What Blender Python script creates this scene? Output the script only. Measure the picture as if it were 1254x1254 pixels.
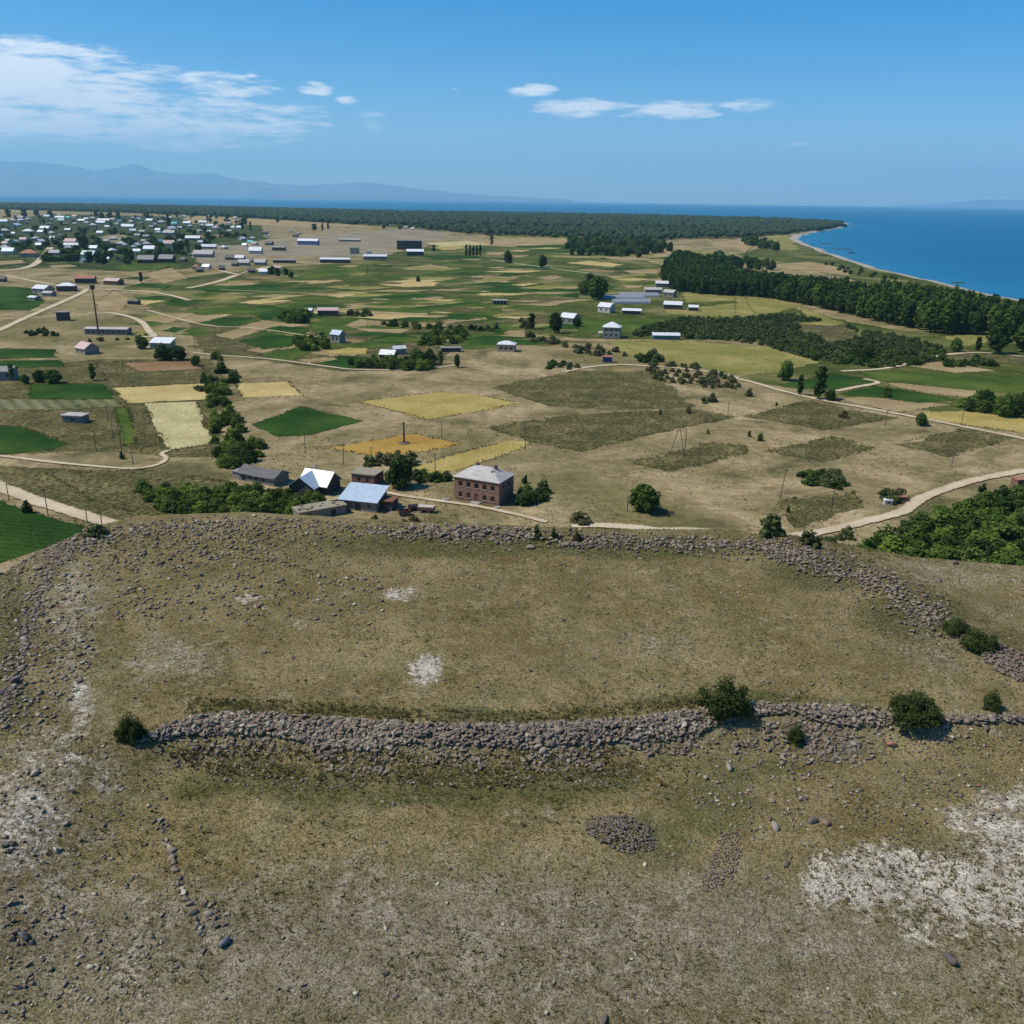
import bpy, bmesh, math, random
import numpy as np
from math import radians, sin, cos, pi, atan2, asin, hypot
from mathutils import Vector, Matrix, noise as mnoise

random.seed(7)
rng = np.random.default_rng(11)
S = bpy.context.scene
COL = S.collection
for _o in list(bpy.data.objects):
    bpy.data.objects.remove(_o)

# ------------------------------------------------------------------ camera
FPX, PITCH, ROLL, CAMZ = 1100.0, radians(19.15), radians(0.78), 80.0
cam_data = bpy.data.cameras.new('camera')
cam = bpy.data.objects.new('camera', cam_data)
COL.objects.link(cam)
S.camera = cam
cam.location = (0, 0, CAMZ)
cam.rotation_mode = 'QUATERNION'
cam.rotation_quaternion = (Matrix.Rotation(pi / 2 - PITCH, 3, 'X') @ Matrix.Rotation(ROLL, 3, 'Z')).to_quaternion()
cam_data.sensor_fit = 'HORIZONTAL'
cam_data.sensor_width = 36
cam_data.lens = 36 * FPX / 1254
cam_data.clip_start = 0.5
cam_data.clip_end = 300000
FW = np.array([0, cos(PITCH), -sin(PITCH)])
_r = np.array([1.0, 0, 0]); _u = np.array([0, sin(PITCH), cos(PITCH)])
RT = _r * cos(ROLL) + _u * sin(ROLL)
UP = -_r * sin(ROLL) + _u * cos(ROLL)


def ray(px, py):
    return FW * FPX + RT * (px - 627) + UP * (627 - py)


def P(px, py, z=0.0):
    """ground point seen at a photo pixel"""
    d = ray(px, py)
    t = (z - CAMZ) / d[2]
    return (d[0] * t, d[1] * t, z)


def mpp(px, py, z=0.0):
    p = P(px, py, z)
    return math.sqrt(p[0] ** 2 + p[1] ** 2 + (CAMZ - z) ** 2) / FPX


# ------------------------------------------------------------------ light
SUN_EL, SUN_AZ = radians(54), atan2(-0.99, -0.10)      # azimuth measured from +Y towards +X
sdir = Vector((sin(SUN_AZ) * cos(SUN_EL), cos(SUN_AZ) * cos(SUN_EL), sin(SUN_EL)))
sun_d = bpy.data.lights.new('sun', 'SUN')
sun_d.energy = 5.0
sun_d.angle = radians(0.53)
sun_d.color = (1.0, 0.925, 0.775)
sun = bpy.data.objects.new('sun', sun_d)
COL.objects.link(sun)
sun.rotation_mode = 'QUATERNION'
sun.rotation_quaternion = sdir.to_track_quat('Z', 'Y')

world = bpy.data.worlds.new('World')
S.world = world
world.use_nodes = True
wt = world.node_tree
for n in list(wt.nodes):
    wt.nodes.remove(n)


class NT:
    """tiny node helper"""
    def __init__(self, tree):
        self.t = tree

    def n(self, typ, **kw):
        nd = self.t.nodes.new(typ)
        for k, v in kw.items():
            if k == 'inp':
                for kk, vv in v.items():
                    self.set(nd.inputs[kk], vv)
            else:
                setattr(nd, k, v)
        return nd

    def set(self, sock, v):
        if isinstance(v, bpy.types.NodeSocket):
            self.t.links.new(v, sock)
        elif hasattr(sock, 'default_value'):
            if isinstance(v, (tuple, list)) and len(v) == 3 and sock.type == 'RGBA':
                v = (*v, 1)
            sock.default_value = v

    def math(self, op, a, b=0.0, c=0.0, clamp=False):
        nd = self.n('ShaderNodeMath', operation=op, use_clamp=clamp)
        self.set(nd.inputs[0], a); self.set(nd.inputs[1], b); self.set(nd.inputs[2], c)
        return nd.outputs[0]

    def mix(self, f, a, b, blend='MIX'):
        nd = self.n('ShaderNodeMix', data_type='RGBA', blend_type=blend)
        self.set(nd.inputs[0], f); self.set(nd.inputs[6], a); self.set(nd.inputs[7], b)
        return nd.outputs[2]

    def noise(self, vec, scale, detail=3.0, rough=0.55, dist=0.0):
        nd = self.n('ShaderNodeTexNoise')
        if vec is not None:
            self.t.links.new(vec, nd.inputs['Vector'])
        nd.inputs['Scale'].default_value = scale
        nd.inputs['Detail'].default_value = detail
        nd.inputs['Roughness'].default_value = rough
        nd.inputs['Distortion'].default_value = dist
        return nd.outputs[0]

    def step(self, v, lo, hi):
        nd = self.n('ShaderNodeMapRange', interpolation_type='SMOOTHSTEP')
        self.set(nd.inputs[0], v); nd.inputs[1].default_value = lo; nd.inputs[2].default_value = hi
        nd.inputs[3].default_value = 0; nd.inputs[4].default_value = 1
        return nd.outputs[0]

    def remap(self, v, lo, hi, a, b):
        nd = self.n('ShaderNodeMapRange', clamp=True)
        self.set(nd.inputs[0], v)
        for i, x in enumerate((lo, hi, a, b)):
            nd.inputs[1 + i].default_value = x
        return nd.outputs[0]

    def ramp(self, v, stops):
        nd = self.n('ShaderNodeValToRGB')
        cr = nd.color_ramp
        while len(cr.elements) < len(stops):
            cr.elements.new(0.5)
        for e, (p, c) in zip(cr.elements, stops):
            e.position = p; e.color = (*c, 1)
        self.set(nd.inputs[0], v)
        return nd.outputs[0]


W = NT(wt)
sky = W.n('ShaderNodeTexSky')
sky.sky_type = 'NISHITA'
sky.sun_disc = False
sky.sun_elevation = SUN_EL
sky.sun_rotation = SUN_AZ % (2 * pi)
sky.altitude = 1900
sky.air_density = 1.0
sky.dust_density = 1.9
sky.ozone_density = 3.0
SKY_K = 0.14
tc = W.n('ShaderNodeTexCoord')
sep = W.n('ShaderNodeSeparateXYZ')
wt.links.new(tc.outputs['Generated'], sep.inputs[0])
az = W.math('ARCTAN2', sep.outputs[0], sep.outputs[1])
el = W.math('ARCSINE', sep.outputs[2])
# clouds: patches of broken cumulus at fixed compass bearings
CL = [(60, 92, 150, 34, 1.0), (-20, 110, 150, 60, 1.0), (110, 145, 260, 36, .85), (290, 150, 130, 32, .8), (275, 106, 70, 16, .85),
      (387, 108, 24, 11, .8), (424, 122, 15, 6, .7), (650, 110, 36, 8, .75), (712, 132, 70, 12, .95), (805, 135, 90, 13, .9),
      (916, 130, 40, 8, .8), (786, 118, 18, 6, .6), (455, 152, 34, 15, .55), (8, 52, 18, 6, .8), (560, 112, 13, 5, .6),
      (980, 176, 16, 5, .45), (307, 92, 9, 4, .6), (60, 160, 130, 18, .5)]
tot = None
for cx, cy, rx, ry, amp in CL:
    d = ray(cx, cy); d = d / np.linalg.norm(d)
    a0, e0 = atan2(d[0], d[1]), asin(d[2])
    da = W.math('MULTIPLY', W.math('SUBTRACT', az, a0), FPX / rx * 1.02)
    de = W.math('MULTIPLY', W.math('SUBTRACT', el, e0), FPX / ry * .92)
    q = W.math('ADD', W.math('MULTIPLY', da, da), W.math('MULTIPLY', de, de))
    f = W.math('MULTIPLY', W.math('SUBTRACT', 1.0, q, clamp=True), amp)
    tot = f if tot is None else W.math('MAXIMUM', tot, f)
cmb = W.n('ShaderNodeCombineXYZ')
W.set(cmb.inputs[0], W.math('MULTIPLY', az, 9.0)); W.set(cmb.inputs[1], W.math('MULTIPLY', el, 50.0))
nz = W.noise(cmb.outputs[0], 1.5, 8, .62, .3)
nz2 = W.noise(cmb.outputs[0], 5.0, 6, .6)
dens = W.math('ADD', W.math('MULTIPLY', tot, 1.28), W.math('MULTIPLY', W.math('SUBTRACT', nz, .5), 3.2))
dens = W.math('ADD', dens, W.math('MULTIPLY', W.math('SUBTRACT', nz2, .5), 1.5))
cov = W.math('MULTIPLY', W.step(dens, .30, 1.25), W.math('MULTIPLY', W.step(tot, .0, .3), .92))
bg1 = W.n('ShaderNodeBackground'); bg2 = W.n('ShaderNodeBackground')
hsv = W.n('ShaderNodeHueSaturation'); hsv.inputs['Saturation'].default_value = 1.57
wt.links.new(sky.outputs[0], hsv.inputs['Color'])
wt.links.new(hsv.outputs[0], bg1.inputs[0]); bg1.inputs[1].default_value = SKY_K
bg2.inputs[0].default_value = (.93, .96, 1, 1); bg2.inputs[1].default_value = 1.2
mx = W.n('ShaderNodeMixShader')
W.set(mx.inputs[0], cov)
wt.links.new(bg1.outputs[0], mx.inputs[1]); wt.links.new(bg2.outputs[0], mx.inputs[2])
wo = W.n('ShaderNodeOutputWorld')
wt.links.new(mx.outputs[0], wo.inputs[0])

S.view_settings.view_transform = 'Standard'
S.view_settings.look = 'None'
S.view_settings.exposure = 0.0
S.view_settings.gamma = 1.0
S.view_settings.use_curve_mapping = False
S.render.engine = 'CYCLES'
cy = S.cycles
cy.use_denoising = True
cy.max_bounces = 4
cy.diffuse_bounces = 2
cy.glossy_bounces = 2
cy.transmission_bounces = 2
cy.volume_bounces = 1
cy.transparent_max_bounces = 4
cy.use_adaptive_sampling = True
cy.adaptive_threshold = 0.015
cy.caustics_reflective = cy.caustics_refractive = False

# ------------------------------------------------------------------ object helpers
def link(o, parent=None):
    COL.objects.link(o)
    if parent:
        o.parent = parent
    return o


def tag(o, label=None, cat=None, group=None, kind=None):
    if label: o['label'] = label
    if cat: o['category'] = cat
    if group: o['group'] = group
    if kind: o['kind'] = kind
    return o


def empty(name, loc, rz=0.0):
    o = bpy.data.objects.new(name, None)
    o.empty_display_size = 0.5
    o.location = loc
    o.rotation_euler = (0, 0, rz)
    return link(o)


def npmesh(name, V, F, mat=None, tint=None, smooth=False, mats=None, midx=None):
    """mesh from numpy arrays: F is (m,3) or (m,4)"""
    V = np.asarray(V, dtype=np.float32); F = np.asarray(F, dtype=np.int32)
    me = bpy.data.meshes.new(name)
    me.vertices.add(len(V)); me.vertices.foreach_set('co', V.ravel())
    k = F.shape[1]
    me.loops.add(F.size); me.loops.foreach_set('vertex_index', F.ravel())
    me.polygons.add(len(F)); me.polygons.foreach_set('loop_start', np.arange(0, F.size, k, dtype=np.int32))
    if midx is not None:
        me.polygons.foreach_set('material_index', np.asarray(midx, dtype=np.int32))
    if mat: me.materials.append(mat)
    for m in mats or []: me.materials.append(m)
    if tint is not None:
        a = me.attributes.new('tint', 'FLOAT', 'POINT')
        a.data.foreach_set('value', np.asarray(tint, dtype=np.float32))
    me.update(calc_edges=True)
    me.validate()
    if smooth:
        me.polygons.foreach_set('use_smooth', np.ones(len(F), dtype=bool))
    return me


def obj(name, me, parent=None, loc=(0, 0, 0)):
    o = bpy.data.objects.new(name, me)
    o.location = loc
    return link(o, parent)


class MB:
    """collects polygons of any size for one mesh"""
    def __init__(s):
        s.v = []; s.f = []; s.m = []

    def poly(s, pts, mi=0):
        b = len(s.v); s.v += [tuple(p) for p in pts]; s.f.append(tuple(range(b, b + len(pts)))); s.m.append(mi)

    def box(s, x0, y0, z0, x1, y1, z1, mi=0):
        b = len(s.v)
        s.v += [(x0, y0, z0), (x1, y0, z0), (x1, y1, z0), (x0, y1, z0), (x0, y0, z1), (x1, y0, z1), (x1, y1, z1), (x0, y1, z1)]
        for q in ((3, 2, 1, 0), (4, 5, 6, 7), (0, 1, 5, 4), (1, 2, 6, 5), (2, 3, 7, 6), (3, 0, 4, 7)):
            s.f.append(tuple(b + i for i in q)); s.m.append(mi)

    def tube(s, a, b_, r0, r1, n=7, mi=0):
        a = Vector(a); b_ = Vector(b_); d = (b_ - a).normalized()
        x = d.orthogonal().normalized(); y = d.cross(x)
        b = len(s.v)
        for c, r in ((a, r0), (b_, r1)):
            for i in range(n):
                t = 2 * pi * i / n
                s.v.append(tuple(c + x * (r * cos(t)) + y * (r * sin(t))))
        for i in range(n):
            j = (i + 1) % n
            s.f.append((b + i, b + j, b + n + j, b + n + i)); s.m.append(mi)
        s.f.append(tuple(b + n - 1 - i for i in range(n))); s.m.append(mi)
        s.f.append(tuple(b + n + i for i in range(n))); s.m.append(mi)

    def prism(s, prof, x0, x1, mi=0):
        """profile [(y,z)...] extruded along x"""
        n = len(prof)
        s.poly([(x0, y, z) for y, z in prof][::-1], mi); s.poly([(x1, y, z) for y, z in prof], mi)
        for i in range(n):
            y0, z0 = prof[i]; y1, z1 = prof[(i + 1) % n]
            s.poly([(x0, y0, z0), (x1, y0, z0), (x1, y1, z1), (x0, y1, z1)][::-1], mi)

    def mesh(s, name, *mats):
        me = bpy.data.meshes.new(name)
        me.from_pydata(s.v, [], s.f)
        for m in mats: me.materials.append(m)
        me.polygons.foreach_set('material_index', s.m)
        bm = bmesh.new(); bm.from_mesh(me)
        bmesh.ops.remove_doubles(bm, verts=bm.verts, dist=1e-4)
        bmesh.ops.recalc_face_normals(bm, faces=bm.faces)
        bm.to_mesh(me); bm.free()
        me.update()
        return me

    def build(s, name, mats, parent=None, loc=(0, 0, 0)):
        if not isinstance(mats, (list, tuple)): mats = [mats]
        return obj(name, s.mesh(name, *mats), parent, loc)


def vnoise(x, y, seed=0, octs=4, lac=2.0, gain=.5):
    """cheap value noise on arrays, about -1..1"""
    r = np.random.default_rng(seed)
    tab = r.random((256, 256))
    out = np.zeros_like(x, dtype=float); a = 1.0; tot = 0
    for o in range(octs):
        xi = np.floor(x).astype(int); yi = np.floor(y).astype(int)
        fx = x - xi; fy = y - yi
        fx = fx * fx * (3 - 2 * fx); fy = fy * fy * (3 - 2 * fy)
        g = lambda i, j: tab[(xi + i) % 256, (yi + j) % 256]
        v = (g(0, 0) * (1 - fx) + g(1, 0) * fx) * (1 - fy) + (g(0, 1) * (1 - fx) + g(1, 1) * fx) * fy
        out += a * (v * 2 - 1); tot += a; a *= gain; x = x * lac + 17.3; y = y * lac + 5.1
    return out / tot


def sstep(a, b, x):
    t = np.clip((x - a) / (b - a), 0, 1)
    return t * t * (3 - 2 * t)


def seg_dist(x, y, line):
    """distance and signed side to a polyline (positive = right of travel)"""
    best = np.full(x.shape, 1e9); side = np.zeros(x.shape)
    for (ax, ay), (bx, by) in zip(line[:-1], line[1:]):
        dx, dy = bx - ax, by - ay; L2 = dx * dx + dy * dy + 1e-9
        t = np.clip(((x - ax) * dx + (y - ay) * dy) / L2, 0, 1)
        qx, qy = x - (ax + t * dx), y - (ay + t * dy)
        d = np.hypot(qx, qy)
        cr = dx * (y - ay) - dy * (x - ax)
        m = d < best
        best = np.where(m, d, best); side = np.where(m, -np.sign(cr), side)
    return best, side


def in_poly(x, y, poly):
    c = np.zeros(np.shape(x), bool); n = len(poly); j = n - 1
    for i in range(n):
        xi, yi = poly[i]; xj, yj = poly[j]
        c ^= ((yi > y) != (yj > y)) & (x < (xj - xi) * (y - yi) / (yj - yi + 1e-12) + xi)
        j = i
    return c


def W2(pts, z=0.0):
    return [P(a, b, z)[:2] for a, b in pts]


def smooth_line(pts, n=6):
    out = []
    p = [np.array(q, float) for q in pts]
    p = [2 * p[0] - p[1]] + p + [2 * p[-1] - p[-2]]
    for i in range(1, len(p) - 2):
        for k in range(n):
            t = k / n
            out.append(.5 * (2 * p[i] + (p[i + 1] - p[i - 1]) * t + (2 * p[i - 1] - 5 * p[i] + 4 * p[i + 1] - p[i + 2]) * t * t
                       + (3 * p[i] - p[i - 1] - 3 * p[i + 1] + p[i + 2]) * t ** 3))
    out.append(p[-2])
    return [tuple(q) for q in out]


# ------------------------------------------------------------------ materials
def new_mat(name):
    m = bpy.data.materials.new(name)
    m.use_nodes = True
    t = m.node_tree
    b = t.nodes['Principled BSDF']
    b.inputs['Roughness'].default_value = .9
    b.inputs['Specular IOR Level'].default_value = .02
    return m, NT(t), b


def plain_mat(name, c, rough=.7, spec=.3, metal=0.0, var=.25, scale=1.5, bump=0.0, streak=None):
    """weathered plain surface: colour varied by two noises"""
    m, T, b = new_mat(name)
    co = T.n('ShaderNodeTexCoord').outputs['Object']
    n1 = T.noise(co, scale, 5, .6); n2 = T.noise(co, scale * 9, 3, .6)
    f = T.math('ADD', T.math('MULTIPLY', n1, .65), T.math('MULTIPLY', n2, .35))
    lo = tuple(x * (1 - var) for x in c); hi = tuple(min(1, x * (1 + var)) for x in c)
    colr = T.ramp(f, [(.3, lo), (.7, hi)])
    if streak:
        mp = T.n('ShaderNodeMapping'); mp.inputs['Scale'].default_value = streak[0]
        T.t.links.new(co, mp.inputs[0])
        s = T.noise(mp.outputs[0], 1.0, 3, .6)
        colr = T.mix(T.remap(s, .45, .7, 0, .75), colr, streak[1])
    T.set(b.inputs['Base Color'], colr)
    b.inputs['Roughness'].default_value = rough
    b.inputs['Specular IOR Level'].default_value = spec
    b.inputs['Metallic'].default_value = metal
    if bump:
        bp = T.n('ShaderNodeBump'); bp.inputs['Strength'].default_value = bump; bp.inputs['Distance'].default_value = .05
        T.set(bp.inputs['Height'], n2); T.set(b.inputs['Normal'], bp.outputs[0])
    return m


def wc(c):
    # greens stay deep, dry colours are warm
    if c[1] > c[0] * 1.12: return (c[0] * .80, c[1] * .80, c[2] * .52)
    return (min(c[0] * 1.10, 1), min(c[1] * 1.09, 1), c[2] * .96)


def field_mat(name, c1, c2, c3, patch=.03, rows=0.0, row_k=0.0, fine=1.2, fine_k=.35, c4=None, swirl=0.0):
    """crop or stubble field; rows run along the object's local x"""
    m, T, b = new_mat(name)
    co = T.n('ShaderNodeTexCoord').outputs['Object']
    n1 = T.noise(co, patch, 4, .6, .4)
    n2 = T.noise(co, patch * 7, 4, .6)
    n3 = T.noise(co, fine, 4, .65)
    c1, c2, c3 = wc(c1), wc(c2), wc(c3)
    colr = T.ramp(n1, [(.36, c1), (.5, c2), (.64, c3)])
    if c4:
        c4 = wc(c4)
        colr = T.mix(T.math('MULTIPLY', T.step(n2, .55, .68), .65), colr, c4)
    if swirl:
        mp = T.n('ShaderNodeMapping'); mp.inputs['Scale'].default_value = (.35, 1.0, 1)
        T.t.links.new(co, mp.inputs[0])
        n4 = T.noise(mp.outputs[0], .22, 4, .6, 2.5)
        rdg = T.math('ABSOLUTE', T.math('SUBTRACT', n4, .5))
        colr = T.mix(T.remap(rdg, 0, .045, swirl, 0), colr, tuple(x * .62 for x in c2))
    n5 = T.noise(co, fine * 3.2, 2, .6)
    v = T.math('ADD', T.remap(n3, .34, .66, 1 - fine_k * 1.15, 1 + fine_k * 1.15), T.remap(n5, .3, .7, -fine_k * .6, fine_k * .6))
    if rows:
        sp = T.n('ShaderNodeSeparateXYZ'); T.t.links.new(co, sp.inputs[0])
        ph = T.math('ADD', T.math('MULTIPLY', sp.outputs[1], 2 * pi / rows), T.math('MULTIPLY', n2, 3.0))
        sn = T.math('MULTIPLY', T.math('SINE', ph), row_k)
        v = T.math('ADD', v, T.math('MULTIPLY', sn, T.remap(n2, .35, .6, .3, 1)))
    vm = T.n('ShaderNodeVectorMath', operation='SCALE')
    T.set(vm.inputs[0], colr); T.set(vm.inputs['Scale'], v)
    T.set(b.inputs['Base Color'], vm.outputs[0])
    bp = T.n('ShaderNodeBump'); bp.inputs['Strength'].default_value = .7; bp.inputs['Distance'].default_value = .25
    T.set(bp.inputs['Height'], n3); T.set(b.inputs['Normal'], bp.outputs[0])
    return m


FM = {
    'deep': field_mat('deep_green_crop', (.018, .052, .014), (.032, .078, .020), (.055, .105, .030), rows=2.4, row_k=.22),
    'green': field_mat('green_crop', (.044, .082, .022), (.072, .118, .030), (.115, .150, .044), rows=3.0, row_k=.22, c4=(.10, .105, .05)),
    'meadow': field_mat('meadow_grass', (.050, .070, .024), (.085, .104, .038), (.150, .142, .062), patch=.014, c4=(.19, .165, .08)),
    'stripe': field_mat('striped_vegetable_rows', (.09, .10, .05), (.13, .13, .075), (.16, .15, .09), rows=5.0, row_k=.35, c4=(.055, .09, .035)),
    'straw': field_mat('straw_stubble', (.33, .25, .115), (.40, .31, .15), (.45, .36, .19), swirl=.6, fine_k=.2),
    'pale': field_mat('pale_stubble', (.33, .29, .16), (.40, .35, .20), (.46, .41, .25), patch=.06, swirl=.9, fine_k=.3, c4=(.25, .21, .11)),
    'yellow': field_mat('yellow_stubble', (.24, .19, .065), (.31, .245, .09), (.35, .28, .115), patch=.06, fine_k=.25, c4=(.2, .18, .07), swirl=.25),
    'ochre': field_mat('ochre_stubble', (.25, .155, .042), (.31, .195, .055), (.33, .22, .07), patch=.05, fine_k=.18),
    'brown': field_mat('ploughed_brown_soil', (.16, .10, .055), (.20, .13, .075), (.24, .165, .10), rows=2.5, row_k=.15),
    'garden': field_mat('village_gardens', (.026, .046, .017), (.046, .068, .026), (.090, .098, .05), patch=.03, fine_k=.4, c4=(.13, .115, .065)),
    'olive': field_mat('rough_olive_grass', (.058, .058, .026), (.092, .084, .038), (.145, .125, .064), patch=.09, fine_k=.6, fine=.7, c4=(.055, .060, .024), swirl=.9),
    'tan': field_mat('dry_tan_ground', (.21, .158, .088), (.26, .198, .115), (.31, .245, .15), patch=.03, fine_k=.25, rows=4, row_k=.06),
    'greyt': field_mat('bare_grey_ground', (.17, .145, .11), (.21, .18, .14), (.25, .215, .17), patch=.015, fine_k=.25),
    'ygreen': field_mat('yellow_green_hay', (.15, .15, .045), (.20, .185, .065), (.27, .23, .10), patch=.03, fine_k=.3, c4=(.10, .12, .04), swirl=.5),
}


def ground_mat():
    m, T, b = new_mat('dry_plain')
    co = T.n('ShaderNodeTexCoord').outputs['Object']
    n0 = T.noise(co, .006, 4, .6); n1 = T.noise(co, .035, 5, .62, .6); n2 = T.noise(co, .3, 4, .65); n3 = T.noise(co, 1.6, 3, .7)
    c = T.ramp(n1, [(.34, (.108, .098, .043)), (.43, (.188, .153, .076)), (.53, (.268, .210, .112)), (.66, (.36, .285, .165))])
    c = T.mix(T.math('MULTIPLY', T.step(n0, .50, .62), .7), c, (.125, .115, .042))
    # old furrow and terrace lines following the slopes
    mp = T.n('ShaderNodeMapping'); mp.inputs['Scale'].default_value = (.45, 1, 1); mp.inputs['Rotation'].default_value = (0, 0, .45)
    T.t.links.new(co, mp.inputs[0])
    n4 = T.noise(mp.outputs[0], .05, 3, .5, 1.0)
    lines = T.math('ABSOLUTE', T.math('SINE', T.math('MULTIPLY', n4, 60)))
    c = T.mix(T.math('MULTIPLY', T.remap(lines, 0, .3, .75, 0), T.step(n1, .3, .5)), c, (.15, .118, .055))
    v = T.math('ADD', T.remap(n2, .36, .64, .60, .98), T.remap(n3, .35, .65, 0, .44))
    vm = T.n('ShaderNodeVectorMath', operation='SCALE')
    T.set(vm.inputs[0], c); T.set(vm.inputs['Scale'], v)
    T.set(b.inputs['Base Color'], vm.outputs[0])
    bp = T.n('ShaderNodeBump'); bp.inputs['Strength'].default_value = .8; bp.inputs['Distance'].default_value = .35
    T.set(bp.inputs['Height'], T.math('ADD', n2, T.math('MULTIPLY', n3, .5))); T.set(b.inputs['Normal'], bp.outputs[0])
    return m


def road_mat():
    m, T, b = new_mat('pale_dirt_track')
    co = T.n('ShaderNodeTexCoord').outputs['Object']
    at = T.n('ShaderNodeAttribute'); at.attribute_name = 'tint'      # 0 at the edges, 1 in the middle of the track
    n1 = T.noise(co, .12, 4, .6); n2 = T.noise(co, 1.1, 4, .65)
    c = T.ramp(n1, [(.3, (.42, .345, .235)), (.7, (.56, .475, .345))])
    e = T.math('ADD', at.outputs['Fac'], T.math('MULTIPLY', T.math('SUBTRACT', n2, .5), 2.6))
    c = T.mix(T.step(e, .1, .55), (.28, .205, .105), c)
    rut = T.math('MULTIPLY', T.step(at.outputs['Fac'], .86, 1.0), T.step(n2, .4, .65))
    c = T.mix(T.math('MULTIPLY', rut, .85), c, (.30, .235, .12))
    T.set(b.inputs['Base Color'], c)
    return m


def hill_mat():
    m, T, b = new_mat('hilltop_turf')
    co = T.n('ShaderNodeTexCoord').outputs['Object']
    at = T.n('ShaderNodeAttribute'); at.attribute_name = 'soil'
    sp = T.n('ShaderNodeSeparateColor'); T.t.links.new(at.outputs['Color'], sp.inputs[0])
    at2 = T.n('ShaderNodeAttribute'); at2.attribute_name = 'pale'
    nA = T.noise(co, .09, 5, .62, .5); nB = T.noise(co, .55, 5, .66, .3); nC = T.noise(co, 2.4, 4, .7); nD = T.noise(co, 9.0, 3, .7)
    brk = T.math('ADD', T.math('MULTIPLY', T.math('SUBTRACT', nB, .5), 1.0), T.math('MULTIPLY', T.math('SUBTRACT', nC, .5), .9))
    brk = T.math('ADD', brk, T.math('MULTIPLY', T.math('SUBTRACT', nA, .5), .5))
    c = T.ramp(nA, [(.36, (0.147, 0.114, 0.046)), (.5, (0.195, 0.153, 0.069)), (.64, (0.245, 0.195, 0.097))])
    c = T.mix(T.step(nB, .5, .72), c, (0.262, 0.213, 0.116))
    c = T.mix(T.math('MULTIPLY', T.step(nC, .52, .75), .55), c, (0.088, 0.074, 0.032))
    g = T.step(T.math('ADD', sp.outputs[1], brk), .3, .8)
    c = T.mix(T.math('MULTIPLY', g, .85), c, T.ramp(nC, [(.36, (0.043, 0.050, 0.015)), (.64, (0.101, 0.105, 0.035))]))
    d = T.step(T.math('ADD', sp.outputs[2], T.math('MULTIPLY', brk, .6)), .15, .85)
    c = T.mix(T.math('MULTIPLY', d, .8), c, T.ramp(nB, [(.36, (0.135, 0.116, 0.077)), (.5, (0.190, 0.165, 0.118)), (.66, (0.260, 0.235, 0.176))]))
    r = T.step(T.math('ADD', sp.outputs[0], T.math('MULTIPLY', brk, .9)), .3, .75)
    c = T.mix(T.math('MULTIPLY', r, .85), c, T.ramp(nC, [(.36, (0.217, 0.185, 0.137)), (.64, (0.380, 0.341, 0.270))]))
    c = T.mix(T.math('MULTIPLY', T.step(T.noise(co, .22, 4, .6, .4), .5, .64), .42), c, T.mix(nC, (0.071, 0.077, 0.030), (0.157, 0.148, 0.065)))
    nF = T.noise(co, .42, 5, .68, .6); nG = T.noise(co, .75, 5, .68, .8)
    lower = T.step(sp.outputs[2], .1, .5)
    c = T.mix(T.math('MULTIPLY', T.step(nF, .52, .64), T.remap(lower, 0, 1, .16, .34)), c, T.mix(nC, (0.203, 0.172, 0.129), (0.315, 0.276, 0.212)))
    c = T.mix(T.math('MULTIPLY', T.step(nG, .54, .66), .55), c, T.mix(nC, (0.063, 0.061, 0.026), (0.120, 0.106, 0.045)))
    w = T.step(T.math('ADD', at2.outputs['Fac'], T.math('MULTIPLY', brk, 1.1)), .34, .74)
    c = T.mix(w, c, T.ramp(nB, [(.36, (0.299, 0.268, 0.211)), (.62, (0.463, 0.425, 0.345))]))
    nE = T.noise(co, 5.0, 2, .6)
    v = T.math('ADD', T.remap(nC, .38, .62, .60, 1.0), T.math('ADD', T.remap(nD, .39, .61, -.34, .58), T.remap(nE, .37, .63, -.22, .30)))
    vm = T.n('ShaderNodeVectorMath', operation='SCALE')
    T.set(vm.inputs[0], c); T.set(vm.inputs['Scale'], v)
    T.set(b.inputs['Base Color'], vm.outputs[0])
    bp = T.n('ShaderNodeBump'); bp.inputs['Strength'].default_value = 1.0; bp.inputs['Distance'].default_value = .16
    T.set(bp.inputs['Height'], T.math('ADD', T.math('MULTIPLY', nC, 1.0), T.math('MULTIPLY', nD, .4))); T.set(b.inputs['Normal'], bp.outputs[0])
    return m


def stone_mat():
    m, T, b = new_mat('weathered_stone')
    co = T.n('ShaderNodeTexCoord').outputs['Object']
    at = T.n('ShaderNodeAttribute'); at.attribute_name = 'tint'
    oi = T.n('ShaderNodeObjectInfo')
    t = T.math('ADD', at.outputs['Fac'], T.math('MULTIPLY', T.math('LESS_THAN', at.outputs['Fac'], .001), oi.outputs['Random']))
    c = T.ramp(t, [(0, (.120, .102, .088)), (.3, (.185, .156, .126)), (.52, (.215, .150, .116)), (.68, (.225, .19, .145)), (.9, (.31, .27, .205)), (1, (.46, .41, .33))])
    n1 = T.noise(co, 2.2, 5, .65); n2 = T.noise(co, 9, 4, .65)
    c = T.mix(T.math('MULTIPLY', T.step(n1, .52, .68), .5), c, (.21, .19, .14))
    vm = T.n('ShaderNodeVectorMath', operation='SCALE')
    T.set(vm.inputs[0], c); T.set(vm.inputs['Scale'], T.remap(n2, .3, .7, .75, 1.25))
    T.set(b.inputs['Base Color'], vm.outputs[0])
    bp = T.n('ShaderNodeBump'); bp.inputs['Strength'].default_value = .6; bp.inputs['Distance'].default_value = .06
    T.set(bp.inputs['Height'], n2); T.set(b.inputs['Normal'], bp.outputs[0])
    return m


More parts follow.
